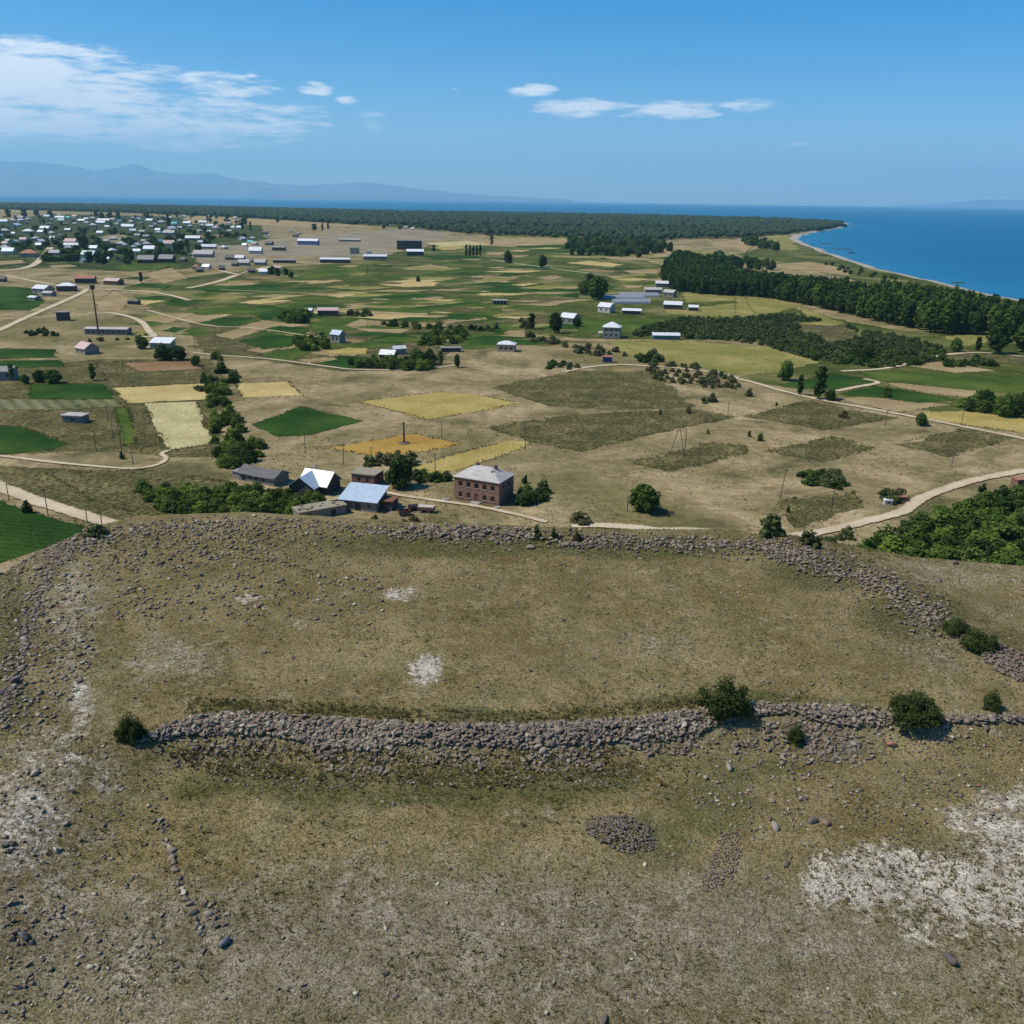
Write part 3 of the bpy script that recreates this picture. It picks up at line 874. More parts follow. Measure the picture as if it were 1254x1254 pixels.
FIELDS = [
    # near left
    ('deep', [(-80, 606), (0, 613), (55, 632), (103, 644), (98, 656), (40, 676), (0, 690), (-80, 712)]), ('deep', [(-60, 519), (0, 521), (25, 523), (84, 543), (62, 551), (0, 557), (-60, 558)]),
    ('deep', [(36, 471), (125, 470), (145, 489), (38, 489)]), ('stripe', [(-10, 489), (140, 490), (152, 498), (60, 503), (-10, 502)]),
    ('deep', [(-20, 427), (68, 428), (72, 438), (-20, 440)]), ('deep', [(-20, 442), (72, 441), (80, 449), (-20, 451)]),
    ('olive', [(116, 444), (235, 441), (262, 462), (252, 469), (138, 475)]), ('brown', [(150, 445), (235, 441), (249, 452), (170, 456)]),
    ('straw', [(137, 475), (265, 469), (268, 489), (157, 494)]), ('pale', [(178, 494), (240, 492), (263, 543), (208, 551), (199, 540)]),
    ('green', [(141, 500), (156, 499), (167, 541), (152, 546)]), ('olive', [(158, 499), (177, 497), (199, 541), (170, 551)]),
    ('straw', [(289, 470), (353, 467), (370, 485), (297, 487)]), ('deep', [(308, 520), (369, 498), (445, 516), (378, 533), (340, 535)]),
    ('yellow', [(437, 492), (538, 480), (585, 484), (637, 494), (590, 503), (525, 514)]), ('ochre', [(400, 549), (508, 531), (564, 544), (520, 553), (470, 560)]),
    ('yellow', [(500, 574), (560, 556), (620, 540), (651, 541), (640, 550), (590, 566), (535, 581)]),
    ('olive', z7((-10, 572), (380, 515), (620, 500), (1000, 485), (1205, 522), (800, 605), (450, 692), (200, 645))),
    ('olive', z7((10, 380), (400, 300), (800, 300), (900, 380), (1000, 470), (600, 490), (300, 470))),
    ('olive', z7((680, 745), (1080, 650), (1254, 660), (1260, 700), (880, 790))),
    ('olive', z8((40, 285), (330, 215), (710, 290), (380, 342))), ('olive', z8((130, 435), (430, 372), (610, 420), (380, 482))),
    ('olive', z8((690, 405), (980, 338), (1215, 378), (930, 462))), ('olive', z8((180, 650), (520, 610), (560, 680), (260, 770))),
    ('olive', [(60, 580), (170, 575), (280, 590), (260, 640), (170, 630), (110, 612)]),
    # right
    ('deep', z8((190, 150), (420, 95), (612, 130), (430, 172))), ('deep', z8((450, 186), (600, 150), (975, 212), (800, 226))),
    ('green', z8((530, 88), (900, 95), (1300, 120), (1300, 190), (1000, 168), (620, 130))), ('tan', z8((640, 140), (740, 135), (1070, 175), (1040, 205), (800, 178))),
    ('tan', z8((450, 205), (600, 195), (940, 232), (700, 268))), ('yellow', z8((780, 268), (1000, 258), (1300, 300), (1300, 362), (840, 300))),
    ('ygreen', [(742, 418), (850, 418), (950, 426), (1003, 444), (958, 456), (905, 459), (860, 450), (768, 437)]), ('ygreen', z4((0, 470), (200, 485), (300, 510), (120, 555), (0, 560))),
    ('tan', z4((720, 770), (900, 755), (1140, 795), (960, 805))), ('olive', z4((840, 735), (1100, 718), (1300, 740), (1300, 770), (1000, 760))),
    ('ygreen', z4((900, 645), (1100, 625), (1220, 640), (1000, 690))), ('olive', z4((230, 590), (430, 570), (560, 650), (420, 680))), ('ygreen', z4((290, 520), (480, 590), (420, 600), (280, 590))),
    ('tan', z3((840, 280), (1000, 285), (900, 335), (780, 348))), ('tan', z3((1070, 265), (1254, 250), (1300, 285), (1100, 290))), ('tan', z4((0, 250), (110, 225), (120, 245), (40, 290))),
    ('ygreen', z4((110, 215), (240, 205), (270, 270), (180, 270))), ('tan', z4((150, 335), (320, 320), (480, 350), (500, 380), (250, 355))), ('pale', z4((100, 205), (260, 195), (265, 205), (130, 215))),
    ('green', z3((430, 640), (900, 640), (800, 690), (640, 720), (430, 700))), ('deep', z3((200, 640), (450, 620), (430, 690), (240, 690))), ('ygreen', z3((830, 600), (1254, 560), (1300, 620), (1000, 640))),
    ('ygreen', z3((930, 510), (1254, 520), (1254, 550), (960, 560))),
    # middle strips
    ('deep', z9((380, 400), (520, 370), (700, 372), (560, 422))), ('tan', z9((280, 385), (390, 340), (540, 365), (380, 402))), ('deep', z9((590, 490), (740, 455), (930, 470), (860, 520), (720, 535))),
    ('green', z9((700, 565), (880, 525), (980, 545), (840, 595))), ('deep', z9((960, 605), (1120, 565), (1254, 575), (1254, 625), (1160, 635))), ('tan', z9((890, 590), (1080, 572), (1100, 585), (960, 608))),
    ('yellow', z9((1030, 550), (1254, 505), (1254, 560), (1100, 560))), ('straw', z9((590, 295), (820, 262), (950, 275), (700, 305))), ('tan', z9((580, 425), (720, 385), (960, 412), (680, 440))),
    ('deep', z9((720, 430), (800, 415), (980, 430), (900, 465))), ('deep', z9((220, 300), (250, 268), (380, 295), (330, 320))), ('green', z9((330, 330), (620, 315), (800, 330), (660, 350), (400, 360))),
    ('green', z9((750, 310), (900, 290), (1120, 292), (860, 332))), ('green', z9((950, 400), (1254, 365), (1254, 420), (1000, 470))), ('deep', z9((300, 220), (680, 205), (900, 190), (760, 240), (500, 245))),
    ('green', z9((860, 175), (1000, 130), (1254, 108), (1254, 150), (1000, 180))), ('green', z9((0, 100), (300, 95), (150, 130), (0, 135))), ('deep', z9((40, 210), (100, 195), (260, 212), (220, 222))),
    ('tan', z9((470, 460), (620, 425), (700, 445), (560, 485))), ('olive', z9((330, 520), (520, 480), (700, 500), (560, 560))),
    ('tan', z2((230, 640), (560, 605), (700, 615), (900, 640), (900, 672), (600, 682), (480, 650))), ('tan', z2((490, 712), (560, 682), (850, 715), (760, 757), (560, 737))), ('deep', z2((580, 790), (720, 752), (850, 770), (740, 812))),
    ('tan', z2((600, 600), (960, 572), (1015, 588), (740, 622))), ('deep', z2((690, 622), (990, 592), (1160, 598), (900, 642))), ('straw', z2((900, 650), (1254, 605), (1254, 622), (1000, 655))),
    ('tan', z2((300, 500), (450, 484), (485, 494), (335, 516))), ('straw', z2((650, 512), (980, 488), (920, 522), (780, 527))), ('tan', z2((900, 540), (1130, 528), (1000, 547))), ('tan', z2((770, 435), (900, 413), (1025, 434), (800, 442))),
    ('tan', z2((1090, 476), (1254, 460), (1300, 476), (1200, 484))), ('tan', z2((1110, 502), (1254, 485), (1300, 500), (1180, 510))), ('straw', z2((1130, 556), (1254, 544), (1340, 558), (1250, 566))),
    ('deep', z2((880, 752), (1200, 730), (1300, 750), (1100, 770))), ('tan', z2((870, 772), (1100, 748), (1300, 765), (1300, 800), (880, 795))), ('tan', z2((940, 690), (1160, 665), (1190, 682), (1000, 702))),
    ('deep', z2((0, 640), (230, 610), (480, 610), (260, 640), (100, 690))), ('green', z2((380, 570), (700, 540), (900, 560), (620, 590))), ('green', z2((500, 470), (780, 445), (1000, 450), (700, 490))), ('deep', z2((880, 380), (1100, 370), (1254, 390), (1000, 415))),
    ('green', z2((1000, 630), (1254, 625), (1254, 660), (1100, 662))), ('deep', z2((560, 420), (780, 400), (880, 405), (700, 428))), ('pale', z2((880, 310), (1100, 300), (1200, 318), (960, 328))), ('yellow', z2((900, 330), (1050, 322), (1100, 335), (980, 345))),
    ('tan', z3((-20, 425), (145, 434), (0, 470), (-60, 462))), ('straw', z3((-40, 505), (270, 514), (100, 526), (-60, 526))), ('tan', z3((-40, 560), (150, 548), (385, 560), (220, 595), (60, 602))),
    ('tan', z3((-60, 255), (200, 244), (435, 250), (370, 270), (120, 290), (-60, 282))), ('tan', z3((230, 440), (300, 427), (362, 436), (300, 452))), ('straw', z3((370, 368), (480, 358), (655, 375), (600, 388))),
    ('brown', z3((400, 402), (520, 395), (640, 408), (520, 415))), ('tan', z3((640, 405), (820, 400), (820, 418), (700, 420))), ('tan', z3((540, 338), (700, 336), (860, 348), (640, 356))), ('tan', z3((640, 470), (760, 465), (740, 490), (660, 490))),
    ('deep', z3((120, 285), (350, 278), (560, 310), (300, 318))), ('green', z3((150, 335), (500, 330), (560, 350), (240, 356))), ('deep', z3((-40, 385), (240, 380), (380, 398), (60, 412))), ('deep', z3((0, 480), (200, 470), (440, 490), (430, 540), (240, 520))),
    ('pale', z3((340, 300), (440, 296), (500, 304), (400, 312))), ('ygreen', z3((560, 430), (760, 420), (820, 450), (640, 460))), ('tan', z3((-20, 315), (80, 312), (60, 330), (-20, 328))), ('tan', z3((100, 328), (190, 330), (200, 340), (120, 340))),
    ('tan', z3((80, 700), (175, 695), (170, 735), (80, 735))), ('deep', z2((1160, 660), (1254, 655), (1340, 670), (1200, 690))), ('green', z3((-40, 640), (180, 640), (180, 690), (-40, 700))),
    # village edge and far strips
    ('deep', z1((-20, 680), (150, 690), (220, 760), (150, 800), (-20, 800))), ('green', z1((540, 590), (650, 570), (850, 575), (700, 605))), ('deep', z1((650, 680), (700, 665), (850, 680), (800, 694))), ('tan', z1((-20, 560), (110, 553), (120, 565), (-20, 580))),
    ('straw', z1((-20, 292), (150, 285), (420, 300), (600, 312), (350, 315), (-20, 312))), ('pale', z1((760, 320), (900, 316), (1130, 325), (950, 332))), ('tan', z1((240, 580), (340, 575), (370, 585), (260, 592))), ('brown', z1((880, 440), (1000, 430), (1130, 428), (1000, 445))),
    ('tan', z1((700, 620), (840, 590), (920, 640), (800, 670))), ('greyt', z1((930, 520), (1060, 480), (1200, 480), (1260, 560), (1100, 600), (960, 560))), ('greyt', z1((480, 440), (600, 425), (640, 440), (560, 470))),
    ('green', z1((130, 500), (260, 510), (220, 540), (90, 530))), ('deep', z1((900, 420), (1000, 455), (1100, 450), (1000, 470))), ('tan', z1((470, 760), (560, 700), (640, 740), (600, 800), (480, 800))),
]
for i, (mk, pts) in enumerate(FIELDS):
    nm = {'deep': 'green_field', 'green': 'green_field', 'meadow': 'meadow', 'stripe': 'vegetable_field', 'straw': 'straw_field', 'pale': 'straw_field', 'yellow': 'stubble_field', 'ochre': 'stubble_field',
          'brown': 'ploughed_field', 'olive': 'rough_pasture', 'tan': 'dry_field', 'greyt': 'bare_ground', 'ygreen': 'hay_field'}[mk]
    field(nm, pts, mk, 3 + i % 7 + (0 if mk in ('olive', 'greyt', 'ygreen') else 7), 'side' if mk == 'stripe' else None)
# many narrow strips beyond the middle distance
r2 = random.Random(5)
for k in range(260):
    px = r2.uniform(340, 830); py = r2.uniform(300, 425)
    if py < 300 + (540 - px) * .2 or (px > 690 and py > 362) or (px < 440 and py > 380): continue
    w = r2.uniform(16, 46) * (py - 240) / 110; h = r2.uniform(1.0, 2.8) * (py - 240) / 110
    sk = r2.uniform(-.3, .9) * w
    mk = r2.choice(['deep', 'green', 'green', 'deep', 'tan', 'straw', 'ygreen', 'meadow', 'olive'])
    field('narrow_strip', [(px - w, py + h * .3), (px - w * .2 + sk * .3, py - h), (px + w, py - h * .5), (px + w * .2 - sk * .3, py + h)], mk, 18 + k % 6)

for k in range(70):
    px = r2.uniform(150, 440); py = r2.uniform(332, 440)
    if py > 425 and px < 250: continue
    w = r2.uniform(14, 36); h = r2.uniform(1.6, 5.0) * (py - 240) / 150; sk = r2.uniform(-.2, .9) * w
    mk = r2.choice(['deep', 'green', 'tan', 'straw', 'olive', 'meadow', 'brown', 'green', 'tan', 'ygreen'])
    field('narrow_strip', [(px - w, py + h * .3), (px - w * .2 + sk * .3, py - h), (px + w, py - h * .5), (px + w * .2 - sk * .3, py + h)], mk, 2 + k % 2)
RM = road_mat()


def road(name, pts, width, label=None, lift=.28):
    ln = smooth_line(W2(pts), 14)
    V = []; T = []; F = []
    us = [(-1, 0), (-.72, .6), (-.5, 1), (-.28, .7), (0, .3), (.28, .7), (.5, 1), (.72, .6), (1, 0)]
    n = len(ln); wob = 0.0
    for i, p in enumerate(ln):
        a = np.array(ln[max(i - 1, 0)]); b = np.array(ln[min(i + 1, n - 1)])
        t = (b - a) / (np.linalg.norm(b - a) + 1e-9); nn = np.array([-t[1], t[0]])
        wob = wob * .6 + random.uniform(-.06, .06); w = width * (.5 + wob)
        for u, q in us:
            c = np.array(p) + nn * u * w
            V.append((c[0], c[1], lift)); T.append(q if abs(u) > 0 else .75)
    k = len(us)
    for i in range(n - 1):
        for j in range(k - 1):
            F.append((i * k + j, i * k + j + 1, (i + 1) * k + j + 1, (i + 1) * k + j))
    o = obj(name, npmesh(name, V, F, RM, tint=T))
    tag(o, label, None, None, 'structure')


road('dirt_road', [(-60, 568), (-20, 586), (0, 596), (40, 612), (90, 628), (130, 640), (175, 651), (300, 650), (420, 647)], 5.2)
road('dirt_road', [(700, 644), (735, 644), (770, 646), (810, 650), (850, 650), (905, 655), (965, 657), (1010, 651), (1060, 639), (1105, 627), (1130, 610), (1180, 592), (1220, 583), (1254, 577), (1330, 566)], 3.9)
road('dirt_track', [(470, 603), (490, 607), (530, 613), (580, 620), (625, 629), (670, 640)], 1.9)
road('dirt_track', [(440, 643), (480, 644), (540, 646), (600, 648)], 2.0)
road('dirt_track', [(-40, 558), (0, 559), (60, 566), (110, 571), (160, 574.5), (188, 571), (200, 566), (203, 561), (198, 556), (207, 552)], 1.8)
road('dirt_road', [(890, 462), (920, 468), (950, 477), (1000, 489), (1060, 500), (1130, 513), (1190, 525), (1254, 538), (1330, 556)], 3.0)
road('dirt_track', [(905, 463), (870, 456), (830, 451), (800, 449), (760, 447), (720, 450), (690, 456)], 3.0)
road('dirt_road', [(-40, 421), (0, 404), (30, 390), (60, 377), (98, 360), (110, 352)], 5.0)
road('dirt_road', [(-40, 333), (0, 331.5), (20, 330), (35, 327), (45, 322), (52, 315), (58, 308), (62, 303)], 9.0)
road('dirt_track', [(5, 337), (50, 346), (95, 352), (135, 355), (175, 357), (205, 361), (232, 368)], 4.5)
road('dirt_road', [(230, 353), (250, 349), (270, 344), (290, 337), (315, 330), (335, 326)], 7.0)
road('dirt_track', [(108, 383), (130, 383), (150, 386), (167, 391), (176, 397), (183, 406), (188, 412), (172, 413)], 4.5)
road('dirt_track', [(180, 380), (250, 398), (310, 402), (380, 412), (400, 414)], 2.2)
road('dirt_track', [(236, 432), (260, 435), (330, 440), (400, 449), (440, 453), (520, 452), (560, 447)], 2.2)
road('dirt_track', [(600, 318), (640, 324), (700, 332), (760, 340)], 4.0)
road('dirt_track', [(1254, 437), (1200, 432), (1150, 436), (1120, 444), (1080, 452), (1030, 455)], 3.2)
road('dirt_track', z8((440, 175), (520, 158), (620, 138), (560, 122)), 3.0)
road('dirt_track', z9((500, 230), (700, 238), (1000, 250), (1200, 265)), 2.5)
road('dirt_track', z9((490, 130), (600, 150), (680, 128)), 6)
# ------------------------------------------------------------------ buildings
def wall_mesh(L, D, h, ops, roof='hip', rise=0.0, t=.3):
    """four walls with real openings; ops = {'f'|'r'|'b'|'l': [(u, v, w, h)...]} (u along the wall from its left end seen from outside)"""
    mb = MB()
    sides = {'f': ((-L / 2, -D / 2), (1, 0), L), 'r': ((L / 2, -D / 2), (0, 1), D), 'b': ((L / 2, D / 2), (-1, 0), L), 'l': ((-L / 2, D / 2), (0, -1), D)}
    for k, (o, d, ln) in sides.items():
        op = ops.get(k, [])
        us = sorted({0, ln} | {q for u, v, w, hh in op for q in (u, u + w)})
        vs = sorted({0, h} | {q for u, v, w, hh in op for q in (v, v + hh)})
        nx, ny = d[1], -d[0]
        pt = lambda u, v, dep=0: (o[0] + d[0] * u - nx * dep, o[1] + d[1] * u - ny * dep, v)
        for a, b in zip(us[:-1], us[1:]):
            for c, e in zip(vs[:-1], vs[1:]):
                m = ((a + b) / 2, (c + e) / 2)
                if any(u < m[0] < u + w and v < m[1] < v + hh for u, v, w, hh in op): continue
                mb.poly([pt(a, c), pt(b, c), pt(b, e), pt(a, e)])
        for u, v, w, hh in op:
            for p, q in (((u, v), (u + w, v)), ((u + w, v), (u + w, v + hh)), ((u + w, v + hh), (u, v + hh)), ((u, v + hh), (u, v))):
                mb.poly([pt(*p), pt(*q), pt(*q, t), pt(*p, t)])
        # gable triangles
        if roof == 'gable' and k in 'rl' and rise:
            mb.poly([pt(0, h), pt(ln, h), pt(ln / 2, h + rise)])
        if roof == 'shed' and rise:
            if k == 'b': mb.poly([pt(0, h), pt(ln, h), pt(ln, h + rise), pt(0, h + rise)])
            if k == 'r': mb.poly([pt(0, h), pt(ln, h), pt(ln, h + rise)])
            if k == 'l': mb.poly([pt(0, h), pt(ln, h), pt(0, h + rise)])
    mb.poly([(-L / 2, -D / 2, h), (L / 2, -D / 2, h), (L / 2, D / 2, h), (-L / 2, D / 2, h)])
    return mb


def roof_mb(L, D, h, kind, rise, ov=.45, t=.14, sag=0.0):
    mb = MB()
    l, w = L / 2 + ov, D / 2 + ov
    z = h + .02
    if kind == 'gable':
        k = rise / (D / 2); zz = h + .02 - ov * k
        n = 8 if sag else 1
        for i in range(n):
            x0 = -l + 2 * l * i / n; x1 = -l + 2 * l * (i + 1) / n
            s0 = sag * sin(pi * i / n); s1 = sag * sin(pi * (i + 1) / n)
            for sg in (-1, 1):
                q = [(x0, sg * w, zz - s0 * .3), (x1, sg * w, zz - s1 * .3), (x1, 0, h + rise + .02 - s1), (x0, 0, h + rise + .02 - s0)]
                mb.poly([(a, b, c + t) for a, b, c in q]); mb.poly(q)
                mb.poly([(q[0][0], q[0][1], q[0][2]), (q[1][0], q[1][1], q[1][2]), (q[1][0], q[1][1], q[1][2] + t), (q[0][0], q[0][1], q[0][2] + t)])
                if i == 0: mb.poly([q[0], q[3], (q[3][0], q[3][1], q[3][2] + t), (q[0][0], q[0][1], q[0][2] + t)])
                if i == n - 1: mb.poly([q[1], q[2], (q[2][0], q[2][1], q[2][2] + t), (q[1][0], q[1][1], q[1][2] + t)])
    elif kind == 'hip':
        rl = max(l - w, .3)
        A = [(-l, -w, z), (l, -w, z), (l, w, z), (-l, w, z)]; B = [(-rl, 0, z + rise), (rl, 0, z + rise)]
        up = lambda p: (p[0], p[1], p[2] + t)
        A2 = [up(p) for p in A]; B2 = [up(p) for p in B]
        mb.poly([A2[0], A2[1], B2[1], B2[0]]); mb.poly([A2[1], A2[2], B2[1]]); mb.poly([A2[2], A2[3], B2[0], B2[1]]); mb.poly([A2[3], A2[0], B2[0]])
        mb.poly(A[::-1])
        for i in range(4): mb.poly([A[i], A[(i + 1) % 4], A2[(i + 1) % 4], A2[i]])
    elif kind == 'shed':
        k = rise / D
        q = [(-l, -w, h + .02 - ov * k), (l, -w, h + .02 - ov * k), (l, w, h + .02 + rise + ov * k), (-l, w, h + .02 + rise + ov * k)]
        q2 = [(a, b, c + t) for a, b, c in q]
        mb.poly(q2); mb.poly(q[::-1])
        for i in range(4): mb.poly([q[i], q[(i + 1) % 4], q2[(i + 1) % 4], q2[i]])
    else:
        mb.box(-l, -w, z, l, w, z + .3)
    return mb


def add_opening(root, side, L, D, op, kind, fm='frame', gm='glass', dep=.2, bars=True):
    u, v, w, h = op
    o = {'f': ((-L / 2, -D / 2), 0), 'r': ((L / 2, -D / 2), pi / 2), 'b': ((L / 2, D / 2), pi), 'l': ((-L / 2, D / 2), -pi / 2)}[side]
    a = o[1]
    loc = (o[0][0] + cos(a) * (u + w / 2), o[0][1] + sin(a) * (u + w / 2), v)
    if kind == 'door':
        mb = MB(); mb.box(-w / 2, dep, 0, w / 2, dep + .06, h)
        d = mb.build('door', M[gm], root, loc)
        hb = MB(); hb.box(w / 2 - .18, dep - .06, h * .45, w / 2 - .1, dep - .002, h * .52)
        hb.build('handle', M['steel'], d)
    else:
        mb = MB(); f = .07
        mb.box(-w / 2, dep, 0, w / 2, dep + .07, f); mb.box(-w / 2, dep, h - f, w / 2, dep + .07, h)
        mb.box(-w / 2, dep, f, -w / 2 + f, dep + .07, h - f); mb.box(w / 2 - f, dep, f, w / 2, dep + .07, h - f)
        if bars: mb.box(-.03, dep + .005, f, .03, dep + .065, h - f)
        d = mb.build('window', M[fm], root, loc)
        g = MB(); g.box(-w / 2 + f, dep + .02, f, w / 2 - f, dep + .05, h - f)
        g.build('pane', M[gm], d)
    d.rotation_euler.z = a
    return d


def building(name, label, cat, base, yaw, L, D, h, roof, rise, wm, rm, ops=None, doors=None, ov=.45, chim=0, group=None, fm='frame', gm='glass', sag=0.0, dm='brownwall', t=.14):
    """base = centre of the footprint on the ground; ops: window openings; doors: door openings"""
    r = empty(name, base, yaw)
    tag(r, label, cat, group)
    ops = ops or {}; doors = doors or {}
    allo = {k: list(ops.get(k, [])) + list(doors.get(k, [])) for k in 'frbl'}
    wall_mesh(L, D, h, allo, roof, rise).build('wall', M[wm], r)
    rf = roof_mb(L, D, h, roof, rise, ov, t, sag).build('roof', M[rm], r)
    for k in ops:
        for op in ops[k]: add_opening(r, k, L, D, op, 'window', fm, gm)
    for k in doors:
        for op in doors[k]: add_opening(r, k, L, D, op, 'door', gm=dm)
    for c in range(chim):
        x = (-.25 + .5 * c) * L if chim > 1 else .2 * L
        mb = MB(); mb.box(x - .3, D * .12 - .3, h + rise * .5, x + .3, D * .12 + .3, h + rise + .7); mb.box(x - .36, D * .12 - .36, h + rise + .702, x + .36, D * .12 + .36, h + rise + .82)
        mb.build('chimney', M['tuff'], rf)
    return r


def corner(px, py, yaw, L, D):
    """centre of a footprint whose front right corner stands at a pixel"""
    p = P(px, py)
    return (p[0] + cos(yaw) * -L / 2 - sin(yaw) * D / 2, p[1] + sin(yaw) * -L / 2 + cos(yaw) * D / 2, 0)


def rowop(n, L, w, v, h, m=1.0):
    s = (L - 2 * m) / n
    return [(m + s * (i + .5) - w / 2, v, w, h) for i in range(n)]


# the two storey brick house in the middle
L, D, yw = 14.0, 9.4, radians(-25)
f2 = rowop(5, L, 1.25, 4.1, 1.45, .7); f1 = rowop(5, L, 1.2, 1.0, 1.5, .7)
dr = (f1[2][0] - .05, .35, 1.3, 2.2); f1 = f1[:2] + f1[3:]
bh = building('brick_house', 'two storey pinkish brick house with dark window holes and pale hipped roof', 'house', corner(611, 620, yw, L, D), yw, L, D, 6.6, 'hip', 2.7, 'brick', 'pale',
              {'f': f2 + f1, 'r': rowop(2, D, 1.0, 4.3, 1.2, 1.2) + [(4.0, 1.4, .9, 1.1)], 'l': rowop(2, D, 1.0, 4.2, 1.3, 1.2)}, {'f': [dr]}, ov=.35, dm='tuff', fm='steel')
sb = MB(); sb.box(-1.3, -D / 2 - 1.6, 0, 1.5, -D / 2 - .003, .34); sb.box(-1.6, -D / 2 - 2.3, 0, 1.8, -D / 2 - 1.603, .17); sb.build('doorstep', M['concrete'], bh)
for q in f2 + f1:
    s = MB(); s.box(q[0] - L / 2 - .1, -D / 2 - .12, q[1] - .22, q[0] - L / 2 + q[2] + .1, -D / 2 - .003, q[1] - .02); s.build('sill', M['concrete'], bh)
rf = [c for c in bh.children if c.name.startswith('roof')][0]
for x, y in ((-2.2, .2), (3.4, .6)):
    s = MB(); s.box(x - .35, y - .3, 8.6, x + .35, y + .3, 9.75); s.box(x - .42, y - .37, 9.752, x + .42, y + .37, 9.87); s.build('chimney', M['steel' if x < 0 else 'darkwall'], rf)
s = MB(); s.box(3.0, -1.9, 8.05, 3.8, -1.1, 8.75); s.build('roof_hatch', M['darkwall'], rf)
for px, py, lb in ((546, 612, 'pale slab lying by the left corner of the brick house'), (608, 622, 'pale slab leaning near the right corner of the brick house')):
    s = MB(); s.box(-1.1, -.5, .1, 1.1, .5, .3); s.box(-.9, -.4, -.2, -.6, .4, .098); s.box(.6, -.4, -.2, .9, .4, .098)
    o = s.build('stone_slab', M['concrete'], None, P(px, py)); o.rotation_euler = (.12, 0, .5); tag(o, lb, 'slab')

yw = radians(-27)
A = building('long_shed', 'long low stone shed with a sagging dark grey roof behind the dark bushes', 'shed', corner(336, 596, yw, 13.5, 6.5), yw, 13.5, 6.5, 2.6, 'gable', 1.5, 'block', 'dark',
             {'f': rowop(3, 13.5, 1.3, .9, 1.0, 3.0)}, {'f': [(1.0, .05, 1.6, 2.0)]}, ov=.6, sag=.5, dm='darkwall')
s = MB(); s.box(-9.6, -2.8, 0, -6.85, 2.6, 2.2); s.build('lean_to', M['greywall'], A); s = MB(); s.box(-9.9, -3.1, 2.203, -6.9, 2.9, 2.4); s.build('lean_to_roof', M['grey'], A)
# barn with the bright white roof: two crossing gables
yw = radians(62)
Bn = building('white_roofed_house', 'dark stone house under a bright white gabled roof behind the bushes', 'house', (*P(393, 600)[:2], 0), radians(-22), 8.6, 7.2, 3.0, 'gable', 2.9, 'darkwall', 'bright',
              {'f': rowop(2, 8.6, 1.0, 1.2, 1.1)}, None, ov=.7, chim=0)
w2 = wall_mesh(6.4, 7.6, 2.9, {'r': [], 'f': rowop(2, 6.4, .9, 1.1, 1.0)}, 'gable', 2.7).build('side_wing', M['darkwall'], Bn, (-1.9, -4.2, 0)); w2.rotation_euler.z = pi / 2 + .12
r2_ = roof_mb(6.4, 7.6, 2.9, 'gable', 2.7, .6).build('wing_roof', M['bluemetal'], Bn, (-1.9, -4.2, .03)); r2_.rotation_euler.z = pi / 2 + .12
s = MB(); s.box(-3.3, 1.6, 4.2, -2.8, 2.1, 6.9); s.build('chimney', M['pinkroof'], Bn)
yw = radians(-17)
Hc = building('tuff_hut', 'small reddish stone hut with an earth covered flat roof left of the round tree', 'hut', corner(459, 597, yw, 7.4, 6.2), yw, 7.4, 6.2, 3.5, 'flat', 0, 'tuff', 'haydirt', {'f': rowop(2, 7.4, .9, 1.3, 1.2, 1.0), 'r': [(2.3, 1.4, .8, 1.0)]}, None, ov=.3)
yw = radians(-15)
Bd = building('blue_roofed_barn', 'stone barn with a sloping bluish metal roof beside the yard', 'barn', corner(461, 628, yw, 10.4, 7.4), yw, 10.4, 7.4, 3.0, 'shed', 2.0, 'block', 'bluemetal', {'f': [(1.2, 1.0, 1.0, 1.0), (7.8, 1.1, 1.0, 1.0)]}, {'f': [(4.2, .05, 1.6, 2.1)]}, ov=.6, dm='darkwall')
s = MB(); s.box(5.5, -1.2, 0, 8.7, 3.2, 2.6); s.build('annex', M['darkwall'], Bd); s = MB(); s.box(5.3, -1.5, 2.603, 9.0, 3.5, 2.8); s.build('annex_roof', M['rust'], Bd)
# half ruined low byre with an earth roof
yw = radians(33)
Rb = building('ruined_byre', 'half collapsed stone byre with an earth and rubble roof below the hill', 'ruin', (*P(392, 630)[:2], 0), yw, 13.0, 5.2, 2.2, 'flat', 0, 'block', 'haydirt', {'f': [(2, .8, 1.2, .9)]}, {'f': [(8.5, .05, 1.5, 1.7)]}, ov=.25, dm='darkwall')
for _ in range(16):
    x, y = random.uniform(-6.0, 6.0), random.uniform(-2.2, 2.2); a = random.uniform(.25, .5)
    s = MB(); s.box(x - a, y - a * .7, 2.522, x + a, y + a * .7, 2.55 + random.uniform(.12, .4)); s.build('roof_stone', M['stone'], Rb)

